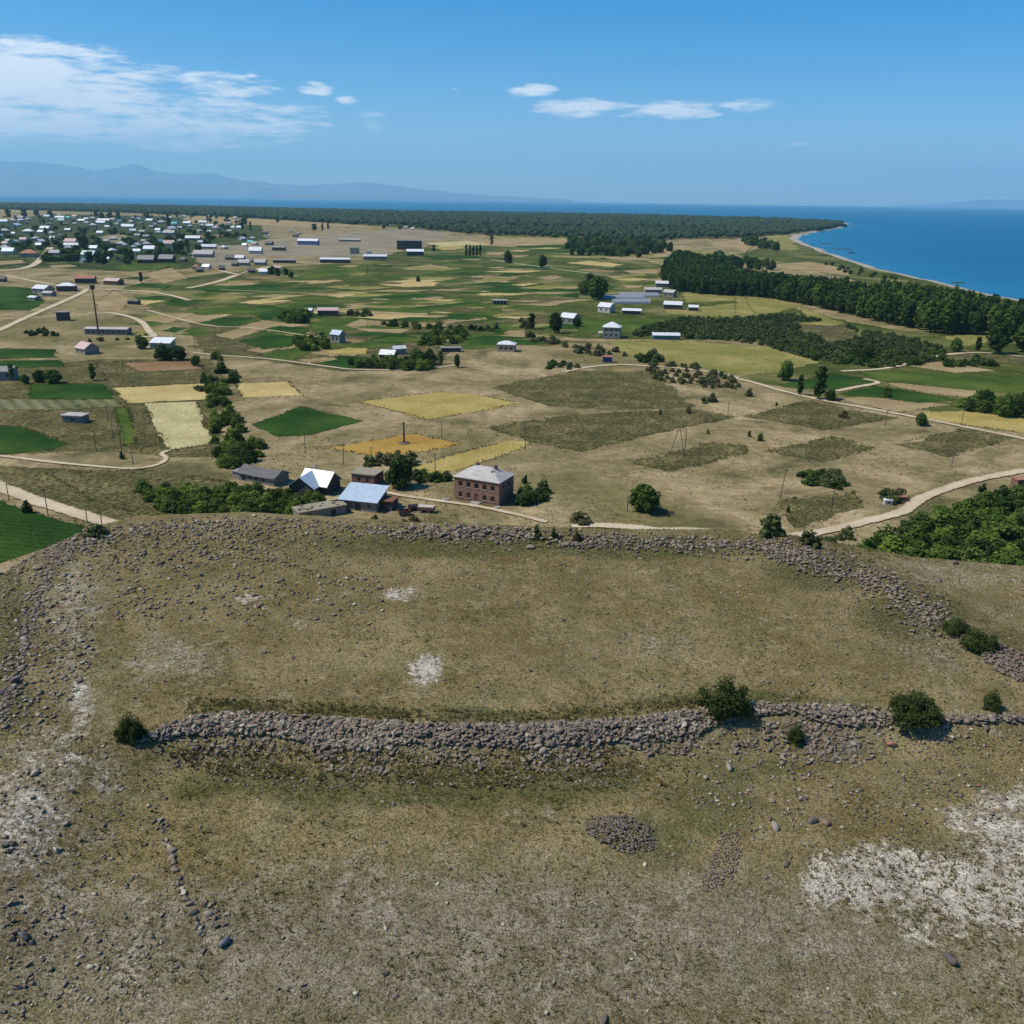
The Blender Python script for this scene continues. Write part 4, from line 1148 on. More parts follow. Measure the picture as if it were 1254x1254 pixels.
# mid distance houses: (name, label, cat, px, py, width px, depth ratio, wall h m, yaw deg, roof, rise, wall, roof, windows, chimney)
MID = [
    ('long_byre', 'long grey stone byre with dark openings beside the tall mast', 'byre', 130, 410, 52, .28, 3.4, -1, 'gable', .7, 'block', 'pale', 8, 0),
    ('farmhouse', 'white gabled farmhouse with a pale yard left of the mast foot', 'house', 103, 434, 21, .9, 3.2, -35, 'gable', 2.6, 'greywall', 'pinkroof', 2, 0),
    ('farmhouse', 'white roofed farmhouse hidden behind bushes right of the mast', 'house', 197, 428, 26, .6, 3.6, -5, 'shed', 1.8, 'greywall', 'bright', 2, 0),
    ('stone_hut', 'small dark stone hut with a flat pale roof in a dry field at the left', 'hut', 90, 518, 26, .55, 2.6, -8, 'flat', 0, 'block', 'pale', 1, 0),
    ('grey_house', 'dull grey house cut by the left edge above the green field', 'house', 3, 466, 22, .8, 4.2, 10, 'gable', 1.6, 'greywall', 'grey', 2, 0),
    ('dark_tower_hut', 'square dark windowless hut standing alone on the dry slope', 'hut', 75.5, 393, 12, .9, 5.5, 5, 'flat', 0, 'darkwall', 'grey', 0, 0),
    ('small_shed', 'low dark shed under a small pale roof above the bare slope', 'shed', 163, 373, 13, .6, 2.6, -8, 'gable', .8, 'darkwall', 'dark', 0, 0),
    ('farmhouse', 'large white gabled farmhouse leftmost in the group by the road fork', 'house', 50, 360, 19, .8, 4.4, -20, 'gable', 2.6, 'greywall', 'white', 2, 0),
    ('farmhouse', 'white hip roofed farmhouse rightmost in the group by the road fork', 'house', 79, 357, 20, .7, 4.6, 12, 'hip', 2.4, 'darkwall', 'bright', 2, 0),
    ('small_shed', 'light grey shed in front of the white farmhouses by the road fork', 'shed', 58, 363, 12, .8, 2.8, -10, 'gable', 1.2, 'greywall', 'pale', 0, 0),
    ('small_shed', 'lowest whitish shed nearest the green field at the road fork', 'shed', 40, 368, 12, .7, 2.4, -25, 'gable', 1.0, 'greywall', 'white', 0, 0),
    ('brown_house', 'dark walled house with a brown red roof beside the road junction', 'house', 103, 347, 22, .5, 4.6, 10, 'gable', 2.2, 'darkwall', 'redroof', 2, 0),
    ('pink_house', 'house with a pinkish gabled roof right of the brown roofed one', 'house', 137, 349, 20, .6, 3.8, -15, 'gable', 2.2, 'brownwall', 'pinkroof', 2, 0),
    ('brick_farm', 'low brick farm range with a pinkish roof among trees in the green fields', 'house', 401, 387, 26, .45, 4.0, 6, 'gable', 1.6, 'tuff', 'pinkroof', 3, 1),
    ('white_shed', 'white roofed shed adjoining the brick farm range', 'shed', 375, 385, 15, .6, 3.0, -5, 'gable', 1.2, 'greywall', 'bright', 0, 0),
    ('grey_house', 'tall grey blue house with a metal roof among the green plots', 'house', 413, 420, 15, .8, 5.0, -30, 'gable', 2.0, 'greywall', 'bluemetal', 2, 0),
    ('small_shed', 'tiny pale shed left of the tall grey blue house', 'shed', 394, 417, 7, .8, 2.4, 0, 'flat', 0, 'palewall', 'white', 0, 0),
    ('farmhouse', 'low farmhouse with bright white roof in a dark tree garden', 'house', 475, 441, 20, .7, 3.0, -15, 'gable', 1.9, 'brownwall', 'bright', 2, 0),
    ('white_shed', 'narrow white roofed shed behind the tree garden farmhouse', 'shed', 488, 434, 17, .5, 3.2, 30, 'gable', 1.2, 'greywall', 'white', 0, 0),
    ('small_shed', 'low grey shed roof right of the tree garden', 'shed', 552, 431, 26, .4, 2.0, 8, 'flat', 0, 'darkwall', 'grey', 0, 0),
    ('tan_house', 'brown walled house with a pale hipped roof alone on bare ground', 'house', 620.5, 431, 23, .75, 4.0, -8, 'hip', 1.6, 'tanwall', 'white', 3, 1),
    ('concrete_frame', 'unfinished concrete pavilion with open bays in a dry field', 'pavilion', 612, 373, 19, .5, 3.2, 2, 'flat', 0, 'tanwall', 'pale', 4, 0),
    ('villa', 'two storey grey villa with a white hipped roof and porch in the fields', 'house', 750, 414, 23, .85, 6.4, -12, 'hip', 2.8, 'greywall', 'white', 3, 0),
    ('farmhouse', 'gabled white farmhouse right of the dark tree clump in the green fields', 'house', 698, 397, 21, .8, 4.4, -35, 'gable', 2.6, 'greywall', 'white', 2, 0),
    ('farmhouse', 'pale gabled farmhouse standing above the long white shed', 'house', 743, 383, 18, .8, 4.4, -35, 'gable', 2.6, 'palewall', 'white', 2, 0),
    ('long_shed', 'long white roofed open shed on posts in the green field', 'shed', 774, 385, 24, .4, 2.8, -8, 'gable', 1.2, 'brownwall', 'bright', 4, 0),
    ('long_shed', 'long low shed with a pale roof and teal walls beside the scrub', 'shed', 816, 416, 35, .22, 2.6, -1, 'shed', 1.0, 'tealwall', 'white', 0, 0),
    ('grey_barn', 'grey gabled barn with white roof on the hay field', 'barn', 825, 379, 23, .55, 3.8, -15, 'gable', 2.2, 'darkwall', 'white', 2, 0),
    ('small_shed', 'small white roofed shed right of the grey barn', 'shed', 850, 381, 12, .8, 3.0, -15, 'gable', 1.4, 'darkwall', 'white', 0, 0),
    ('farmhouse', 'grey gabled house beside the dark tree belt', 'house', 821, 364, 14, .9, 4.2, -30, 'gable', 2.0, 'greywall', 'pale', 2, 0),
    ('white_barn', 'pale roofed barn behind the greenhouses', 'barn', 811, 352, 16, .6, 4.0, -5, 'gable', 2.0, 'greywall', 'white', 0, 0),
    ('white_barn', 'wide pale roofed barn adjoining the greenhouses', 'barn', 800, 359, 22, .5, 3.2, 0, 'gable', 1.6, 'tanwall', 'pale', 0, 0),
    ('farmhouse', 'tiny pale house at the front edge of the dark tree belt', 'house', 834, 353, 7, .8, 3.0, 0, 'gable', 1.4, 'palewall', 'white', 0, 0),
    ('kiosk', 'tiny red roofed hut with blue posts on the bare slope', 'hut', 744, 444, 13, .6, 2.8, -4, 'flat', 0, 'blueframe', 'redroof', 2, 0),
    ('dark_block', 'dark unfinished three storey block beyond the fields', 'building', 501, 306, 32, .35, 14, 4, 'flat', 0, 'darkwall', 'dark', 7, 0),
    ('long_hall', 'white roofed hall beside the dark unfinished block', 'hall', 508, 313, 22, .4, 6, 8, 'gable', 3, 'darkwall', 'bright', 0, 0),
    ('long_hall', 'long hall with white roof and blue end on the open ground', 'hall', 377, 300, 26, .35, 7, -4, 'gable', 3.5, 'bluewall', 'bright', 3, 0),
    ('long_hall', 'grey ruined long hall at the edge of the open ground', 'hall', 410, 322, 38, .2, 4.5, 3, 'gable', 2, 'darkwall', 'white', 6, 0),
    ('long_hall', 'long hall with pale roof right of the grey ruined hall', 'hall', 459, 318, 30, .25, 4.5, 8, 'gable', 2.4, 'greywall', 'white', 5, 0),
    ('long_hall', 'long low row of ruined stalls on the open ground', 'hall', 348, 322, 28, .2, 3.5, 6, 'gable', 1.5, 'darkwall', 'grey', 5, 0),
    ('grey_barn', 'grey shed with a reddish wall on the open ground', 'barn', 341, 307, 16, .5, 5, 0, 'gable', 2, 'brownwall', 'grey', 0, 0),
    ('long_hall', 'low grey wall like ruin far across the open ground', 'hall', 428, 296, 28, .15, 4, -2, 'gable', 1.5, 'greywall', 'pale', 0, 0),
    ('small_shed', 'pale small block in the middle of the open ground', 'shed', 452, 312, 6, .8, 5, 0, 'flat', 0, 'palewall', 'white', 0, 0),
    ('ruined_wall_house', 'broken grey concrete ruin standing in the open ground', 'ruin', 434, 311, 12, .6, 9, 10, 'flat', 0, 'concrete', 'grey', 2, 0),
]
for nm, lb, ct, px, py, wpx, dr_, h, yd, rf_, rise, wm, rm, nw, ch in MID:
    L = wpx * mpp(px, py) * .9; D = max(2.5, L * dr_)
    p = P(px, py)
    ops = {}
    if nw:
        ww = min(1.4, L / nw * .45)
        if nm == 'dark_block':
            ops['f'] = [q for v in (2, 6.2, 10.2) for q in rowop(nw, L, L / nw * .5, v, 2.4, 1)]
        elif nm == 'concrete_frame':
            ops['f'] = rowop(nw, L, L / nw * .75, .1, h - .6, .2); ops['r'] = rowop(2, D, D / 2 * .7, .1, h - .6, .2)
        elif nm == 'villa':
            ops['f'] = rowop(nw, L, ww, 1.0, 1.5, .6) + rowop(nw, L, ww, 4.1, 1.5, .6); ops['r'] = rowop(2, D, ww, 1.0, 1.5, .6) + rowop(2, D, ww, 4.1, 1.5, .6); ops['l'] = rowop(2, D, ww, 4.1, 1.5, .6)
        else:
            ops['f'] = rowop(nw, L, ww, h * .3, h * .38, .6)
    r = building(nm, lb, ct, (p[0], p[1] + D * .5, 0), radians(yd), L, D, h, rf_, rise, wm, rm, ops, None, chim=ch, fm='frame' if nm != 'dark_block' else 'concrete')
    if nm == 'villa':
        s = MB(); s.box(-L / 2 - 3.0, -D / 2 + .5, 2.7, -L / 2 - .003, D / 2 - 1, 2.9)
        for y in (-D / 2 + .7, D / 2 - 1.3): s.box(-L / 2 - 2.9, y, 0, -L / 2 - 2.6, y + .3, 2.697)
        s.build('porch', M['palewall'], r)

# three long tunnels of grey plastic sheeting
for i, (px, py, wp, rot) in enumerate(((760, 366, 55, .12), (782, 363, 46, .10), (773, 371, 44, .14))):
    k = mpp(px, py); L = wp * k; w = 10.5
    r = empty('greenhouse', P(px, py), rot)
    tag(r, ('grey greenhouse tunnel leftmost of the three by the tree clump', 'grey greenhouse tunnel farthest back against the barns', 'grey greenhouse tunnel nearest the long white shed')[i], 'greenhouse')
    prof = [(w / 2 * cos(pi - pi * q / 10), 3.4 * sin(pi * q / 10)) for q in range(11)]
    s = MB(); s.prism(prof, -L / 2, L / 2); s.build('cover', plain_mat('grey_plastic_sheet', (.24, .26, .30), rough=.5, var=.15, scale=.3), r)
    s = MB()
    for x in np.linspace(-L / 2, L / 2, 9):
        for q in range(10):
            s.tube((x, prof[q][0] * 1.01, prof[q][1] * 1.01 + .02), (x, prof[q + 1][0] * 1.01, prof[q + 1][1] * 1.01 + .02), .06, .06, 4)
    s.build('hoops', M['greywall'], r)

# tall mast
p = P(121, 411); r = empty('tall_mast', p); tag(r, 'tall thin dark mast with a bulky top in front of the long stone byre', 'mast')
s = MB(); s.tube((0, 0, 0), (0, 0, 27), .55, .34, 10); s.build('shaft', M['steel'], r)
s = MB(); s.tube((0, 0, 27), (0, 0, 29.5), 1.2, 1.4, 10); s.tube((-1.6, 0, 28), (1.6, 0, 28), .2, .2, 6); s.build('top', M['steel'], r)
s = MB(); s.box(-1.3, -1.3, 0, 1.3, 1.3, .4); s.build('base', M['concrete'], r)

# ------------------------------------------------------------------ the village: copies of a dozen houses
rv = random.Random(3)
def vproto(roof, wm, rm, L, D, h, rise):
    w = wall_mesh(L, D, h, {}, roof, rise).mesh('village_wall', M[wm]); r = roof_mb(L, D, h, roof, rise, .5).mesh('village_roof', M[rm])
    return (w, r, L, D)
VP = {}
for key, roof, wm, rm in (('w1', 'gable', 'palewall', 'bright'), ('w2', 'hip', 'greywall', 'pale'), ('w3', 'gable', 'block', 'white'), ('w4', 'hip', 'tanwall', 'white'), ('g1', 'gable', 'greywall', 'pale'), ('g2', 'gable', 'darkwall', 'grey'),
                          ('p1', 'gable', 'palewall', 'pinkroof'), ('r1', 'hip', 'tanwall', 'redroof'), ('m1', 'gable', 'palewall', 'mint'), ('t1', 'gable', 'palewall', 'tealroof'), ('d1', 'gable', 'darkwall', 'dark'), ('l1', 'gable', 'greywall', 'white')):
    VP[key] = vproto(roof, wm, rm, 24 if key == 'l1' else 13, 8 if key == 'l1' else 9, 3.6, 3.4)
RN = dict(w='pale roofed', g='grey roofed', p='pinkish roofed', r='red roofed', m='mint roofed', t='teal roofed', d='dark roofed', l='long white roofed')


def zone(px, py):
    if py > 318: return 'at the near edge of the village above the dry slope'
    if px > 270: return 'on the open ground right of the village'
    if py > 296: return 'in the front rows of the village'
    if py > 281: return 'in the middle rows of the village'
    return 'in the crowded back rows of the village'


VIL = [(35.1, 286, 15, 'w4'), (6.4, 285, 12, 'w2'), (16.6, 287.5, 5, 'w1'), (19.8, 278, 13, 'w1'), (16, 272, 9, 'w2'), (5, 273, 11, 'w1'), (25.5, 268, 8, 'p1'), (35.7, 270, 8, 'w2'), (57.4, 266.5, 8, 'w1'), (74, 268, 14, 'w1'),
       (75, 271.5, 9, 'm1'), (83.5, 268, 7, 't1'), (91.8, 266.5, 8, 'p1'), (73, 265, 6, 'w2'), (56, 281.8, 14, 'w1'), (50.4, 285.6, 9, 'w1'), (63.8, 287, 9, 'w2'), (65, 293, 9, 'm1'), (73, 290, 5, 'g1'), (100.8, 272, 12, 'w3'),
       (105.9, 269, 6, 'w1'), (113.5, 269, 9, 'w2'), (114, 278, 11, 'w2'), (127.5, 271.5, 20, 'l1'), (123.7, 274.5, 14, 'w1'), (131.4, 279, 7, 'w1'), (123, 287, 10, 'w1'), (138.4, 270, 7, 'p1'), (145.4, 272.5, 8, 't1'), (155, 279, 14, 'w1'),
       (139, 294, 10, 'g1'), (29.3, 295.4, 11, 'p1'), (19, 297.6, 9, 'm1'), (44.6, 294.5, 12, 'w2'), (49.7, 298, 12, 'w1'), (47.8, 301.8, 9, 'w1'), (10, 296.7, 8, 'g1'), (7, 300, 10, 'p1'), (1.3, 290, 6, 'w1'), (6.4, 306.5, 14, 'w2'),
       (11.5, 311, 17, 'w1'), (37, 314.5, 24, 'r1'), (88, 299, 18, 'p1'), (88, 302.5, 22, 'l1'), (83, 305.6, 9, 'w1'), (99.5, 293.5, 9, 'g1'), (114.8, 306.5, 14, 'w1'), (109.7, 315.5, 20, 'm1'), (137.8, 309, 12, 'w4'), (148.6, 301, 13, 'w2'),
       (130.7, 320, 6, 'w1'), (149, 320, 11, 'd1'), (67.6, 312.5, 15, 'g1'), (102, 321.5, 4, 'w1'), (157.9, 279.5, 16, 'w1'), (160.8, 273, 8, 'w2'), (168.7, 270, 10, 'w1'), (163, 284, 9, 'w1'), (183.7, 271.5, 11, 'w1'), (197.4, 274, 12, 'w2'),
       (188.8, 277, 10, 'g1'), (194.5, 286.5, 9, 'w2'), (209.6, 282, 12, 'w1'), (213.9, 275.5, 9, 't1'), (229.7, 275, 12, 'w1'), (233.2, 278.6, 9, 'w2'), (220.3, 280, 6, 'w1'), (249, 274, 12, 'w1'), (247.6, 278, 9, 'w2'), (256.9, 278.5, 11, 'w1'),
       (264.8, 281.5, 13, 'w2'), (256.2, 285, 6, 'w1'), (265.5, 278, 5, 'p1'), (285.6, 279.5, 6, 'w1'), (294, 280.5, 10, 'w1'), (208, 287.5, 18, 'g1'), (236.8, 294, 24, 'l1'), (221, 296.5, 8, 'w2'), (245.4, 298.3, 7, 'w1'), (256.2, 304.5, 24, 'l1'),
       (196.6, 297.5, 10, 't1'), (207.4, 301.5, 17, 'p1'), (179.4, 301, 12, 'w2'), (167.2, 302, 11, 'w1'), (175.8, 297, 7, 'p1'), (168, 309.8, 12, 'w1'), (183.7, 308, 17, 'w1'), (153.6, 302, 9, 'w2'), (225, 320.5, 9, 'd1'), (205, 321, 22, 'g2'),
       (180, 322, 24, 'g2'), (253.3, 329.5, 13, 'w1'), (240.4, 330, 7, 'r1'), (245, 333, 8, 'd1'), (296.4, 294, 10, 'w1'), (309.3, 293.5, 9, 'w2'), (307, 298.3, 10, 't1'), (313.6, 310.5, 20, 'w1'), (294.2, 318.5, 15, 'w3'), (299.3, 325, 18, 'g1'),
       (319.4, 324.5, 18, 'g1'), (323, 335.5, 14, 'w1'), (282, 318, 14, 'd1'), (324.4, 286.5, 9, 'd1'), (328, 290.5, 7, 'w1'), (250, 315, 30, 'g1'), (330, 300, 12, 'd1'), (340, 331, 12, 'p1'), (308, 334, 10, 'd1'), (312, 322, 8, 'd1'), (288, 326, 10, 'd1'),
       (355, 284, 6, 'w1'), (366, 287, 7, 'w2'), (362, 290, 9, 'd1'), (325, 286, 8, 'g1'), (478, 276, 7, 'w1'), (497, 280, 8, 'w2'), (505, 281, 5, 'w1'), (312, 300, 9, 'g1'), (300, 302, 8, 'w1'), (3, 345, 9, 'd1'), (272, 331, 9, 'd1')]
for k in range(70):
    px = rv.uniform(-10, 292); py = rv.uniform(264.5, 276) if k < 44 else rv.uniform(276, 309)
    if any(abs(px - a) < (b * .3 + w_ * .5 + 3) and abs(py - b2) < 2.2 for a, b2, w_, _ in VIL for b in (8,)): continue
    VIL.append((px, py, rv.uniform(5, 10) * (1 if py < 285 else 1.15), rv.choice(['w1', 'w2', 'w1', 'w3', 'g1', 'g2', 'w4', 'p1', 'd1', 'g1', 'w2'])))
for px, py, wp, key in VIL:
    w, r, L0, D0 = VP[key]
    k = mpp(px, py); sc = wp * k * .68 / L0
    sc = min(max(sc, .55), 2.6)
    p = P(px, py)
    e = empty('village_house', p, rv.choice([rv.uniform(-.35, .35), rv.uniform(-.35, .35), rv.uniform(1.0, 1.6)]) if wp < 14 else rv.uniform(-.12, .12))
    zs = min(max(sc, .8), 1.35); e.scale = (sc, min(sc, 1.5), zs)
    obj('wall', w, e); obj('roof', r, e)
    big = 'small ' if wp < 8 else ('wide ' if wp > 15 else '')
    lab = big + RN[key[0]] + ' house ' + zone(px, py)
    tag(e, lab, 'house', lab)
# ------------------------------------------------------------------ trees and shrubs
def leaf_cloud(cl, n, size, r, flat=.8):
    """n leaf faces spread over each clump of cl = [(x,y,z,rx,rz)]; returns V, F (quads), tint"""
    V = []; T = []
    for (x, y, z, rx, rz) in cl:
        d = r.normal(size=(n, 3)); d /= np.linalg.norm(d, axis=1)[:, None]
        rad = r.uniform(.55, 1.05, n) ** .6 * np.where(r.random(n) < .12, r.uniform(1.1, 1.6, n), 1)
        c = np.array([x, y, z]) + d * rad[:, None] * np.array([rx, rx, rz])
        nrm = d + r.normal(size=(n, 3)) * .55; nrm /= np.linalg.norm(nrm, axis=1)[:, None]
        u = np.cross(nrm, r.normal(size=(n, 3))); u /= np.linalg.norm(u, axis=1)[:, None]
        v = np.cross(nrm, u)
        s = size * r.uniform(.6, 1.35, n)[:, None]
        q = np.stack([c - u * s - v * s * flat * .6, c + u * s * .2 - v * s * flat, c + u * s + v * s * flat * .5, c - u * s * .3 + v * s * flat], 1)
        V.append(q.reshape(-1, 3)); T.append(np.repeat(np.clip(r.normal(r.uniform(.3, .7), .16, n), 0, 1), 4))
    V = np.concatenate(V); T = np.concatenate(T)
    return V, np.arange(len(V)).reshape(-1, 4), T


def crown_mesh(name, mat, h, w, z0, ncl, n, size, seed, shape='round'):
    r = np.random.default_rng(seed)
    cl = []
    H_ = h - z0
    if shape in ('dome', 'round', 'thorn'):                        # several unequal lobes, so that the outline is broken
        nl = {'dome': 6, 'round': 8, 'thorn': 11}[shape]
        for k in range(nl):
            a = 2 * pi * (k + r.uniform(-.35, .35)) / nl; q = w * .5 * ((r.uniform(.3, .85) if shape == 'thorn' else r.uniform(.2, .62)) if k else 0)
            lz = z0 + H_ * (r.uniform(.1, .42) if shape != 'round' else r.uniform(.15, .62)) if k else z0 + H_ * .5
            lr = w * (r.uniform(.09, .17) if shape == 'thorn' else r.uniform(.17, .27)); lh = min(H_ * r.uniform(.28, .5), h - lz) if k else H_ * .46
            for _ in range(max(2, ncl // nl)):
                d = r.normal(size=3); d /= np.linalg.norm(d); d *= r.uniform(.35, 1.0)
                cr = w * r.uniform(.085, .15)
                cl.append((q * cos(a) + d[0] * lr, q * sin(a) + d[1] * lr, max(lz + d[2] * lh * .9, z0 * .6 + cr * .3), cr, cr * r.uniform(.7, 1.25)))
        ncl = ncl // (6 if shape == 'thorn' else 2)
    for i in range(ncl):
        t = (i + r.uniform(0, 1)) / ncl
        if shape == 'column': rad = w * .5 * (sin(pi * min(max(t * .92 + .06, 0), 1)) ** .6) * .55
        elif shape in ('dome', 'thorn'): rad = w * .5 * math.sqrt(max(0, 1 - t * t)) * .78
        else: rad = w * .5 * (sin(pi * (t * .86 + .10)) ** .7) * .72
        a = r.uniform(0, 2 * pi); q = math.sqrt(r.uniform(.12, 1)) * rad
        cr = w * r.uniform(.13, .24) * (.8 if shape == 'column' else 1)
        cl.append((q * cos(a), q * sin(a), z0 + H_ * (t * .86 + .04), cr, cr * r.uniform(.75, 1.2)))
    V, F, T = leaf_cloud(cl, n, size, r)
    V[:, 2] = np.maximum(V[:, 2], .03)
    return npmesh(name, V, F, mat, tint=T), cl


def trunk_mb(h, r0, cl, k, seed):
    rr = random.Random(seed); mb = MB()
    pts = [(0, 0, -.2)]
    for i in range(1, 4): pts.append((rr.uniform(-.12, .12) * h * .1, rr.uniform(-.12, .12) * h * .1, h * i / 3))
    for i in range(3): mb.tube(pts[i], pts[i + 1], r0 * (1 - .27 * i), r0 * (1 - .27 * (i + 1)), 6)
    for c in rr.sample(cl, min(k, len(cl))):
        f = rr.uniform(.45, .95); mb.tube((pts[2][0] * f, pts[2][1] * f, h * f), c[:3], r0 * .35, r0 * .1, 5)
    return mb


KIND = {}
def tree_kind(key, mats, h, w, z0, ncl, n, size, shape, r0, count=3, limbs=6):
    out = []
    for i in range(count):
        m = mats[i % len(mats)]
        cm, cl = crown_mesh(key + '_crown', M[m], h, w, z0, ncl, n, size, hash(key) % 1000 * 0 + 17 * i + len(key) * 101 + ncl, shape)
        tm = trunk_mb(h * .72, r0, cl, limbs, i + 5).mesh(key + '_trunk', M['bark'])
        out.append((tm, cm))
    KIND[key] = (out, h, w)


tree_kind('belt', ['leafd', 'leafd', 'leafm', 'leafd', 'leafm'], 18, 9.5, 2.5, 40, 30, .8, 'round', .28, 5)
tree_kind('round', ['leafd', 'leafm', 'leafd'], 8, 8, 1.0, 44, 46, .42, 'round', .22, 3)
tree_kind('poplar', ['leafd', 'leafm'], 18, 5.5, 1.5, 30, 34, .6, 'column', .25, 2)
tree_kind('light_thicket', ['leafm', 'leafd', 'leafm', 'leafy', 'leafm'], 6.5, 7, .4, 26, 60, .34, 'dome', .16, 5)
tree_kind('thicket', ['leafm', 'leafm', 'leafy', 'leafd', 'leafm'], 6.5, 7, .4, 26, 60, .34, 'dome', .16, 5)


def merge_meshes(name, mt, mc):
    """trunk and crown as one mesh for trees too small to show their parts"""
    bm = bmesh.new(); bm.from_mesh(mc); nf = len(bm.faces); bm.from_mesh(mt)
    bm.faces.ensure_lookup_table()
    for f in bm.faces[nf:]: f.material_index = 1
    me = bpy.data.meshes.new(name); bm.to_mesh(me); bm.free()
    me.materials.append(mc.materials[0]); me.materials.append(mt.materials[0])
    return me


def far_kind(key, mats, h, w, z0, ncl, n, size, shape, count=3):
    out = []
    for i in range(count):
        cm, cl = crown_mesh(key, M[mats[i % len(mats)]], h, w, z0, ncl, n, size, 300 + 31 * i + ncl + len(key), shape)
        out.append(merge_meshes(key, trunk_mb(h * .6, .2, cl, 3, i).mesh('tr', M['bark']), cm))
    KIND[key] = (out, h, w)


far_kind('far_round', ['leafd', 'leafd', 'leafm'], 9, 9, .8, 16, 20, .95, 'round')
far_kind('far_tall', ['leafd'], 15, 6, 1, 16, 20, .9, 'column', 2)
far_kind('shrub', ['leafd', 'leafm', 'leafg', 'leafd'], 2.6, 4.0, 0, 14, 46, .27, 'dome', 4)
far_kind('grey_shrub', ['leafg', 'leafb', 'leafg'], 2.2, 3.6, 0, 14, 46, .24, 'dome', 3)
far_kind('scrub', ['leafd', 'leafg', 'leafm'], 4.2, 6.2, 0, 15, 36, .48, 'dome', 3)
rt = random.Random(21)
_first = set()


def plant(name, key, p, h, w=None, label=None, cat='tree', group=None, var=None):
    meshes, h0, w0 = KIND[key]
    m = meshes[rt.randrange(len(meshes)) if var is None else var]
    sz = h / h0; sx = (w / w0) if w else sz * rt.uniform(.88, 1.12)
    if isinstance(m, tuple):
        o = empty(name, p, rt.uniform(0, 6.28))
        obj('trunk', m[0], o); obj('crown', m[1], o)
    else:
        o = obj(name, m, None, p); o.rotation_euler.z = rt.uniform(0, 6.28)
    o.scale = (sx, sx, sz)
    return tag(o, label, cat, group)


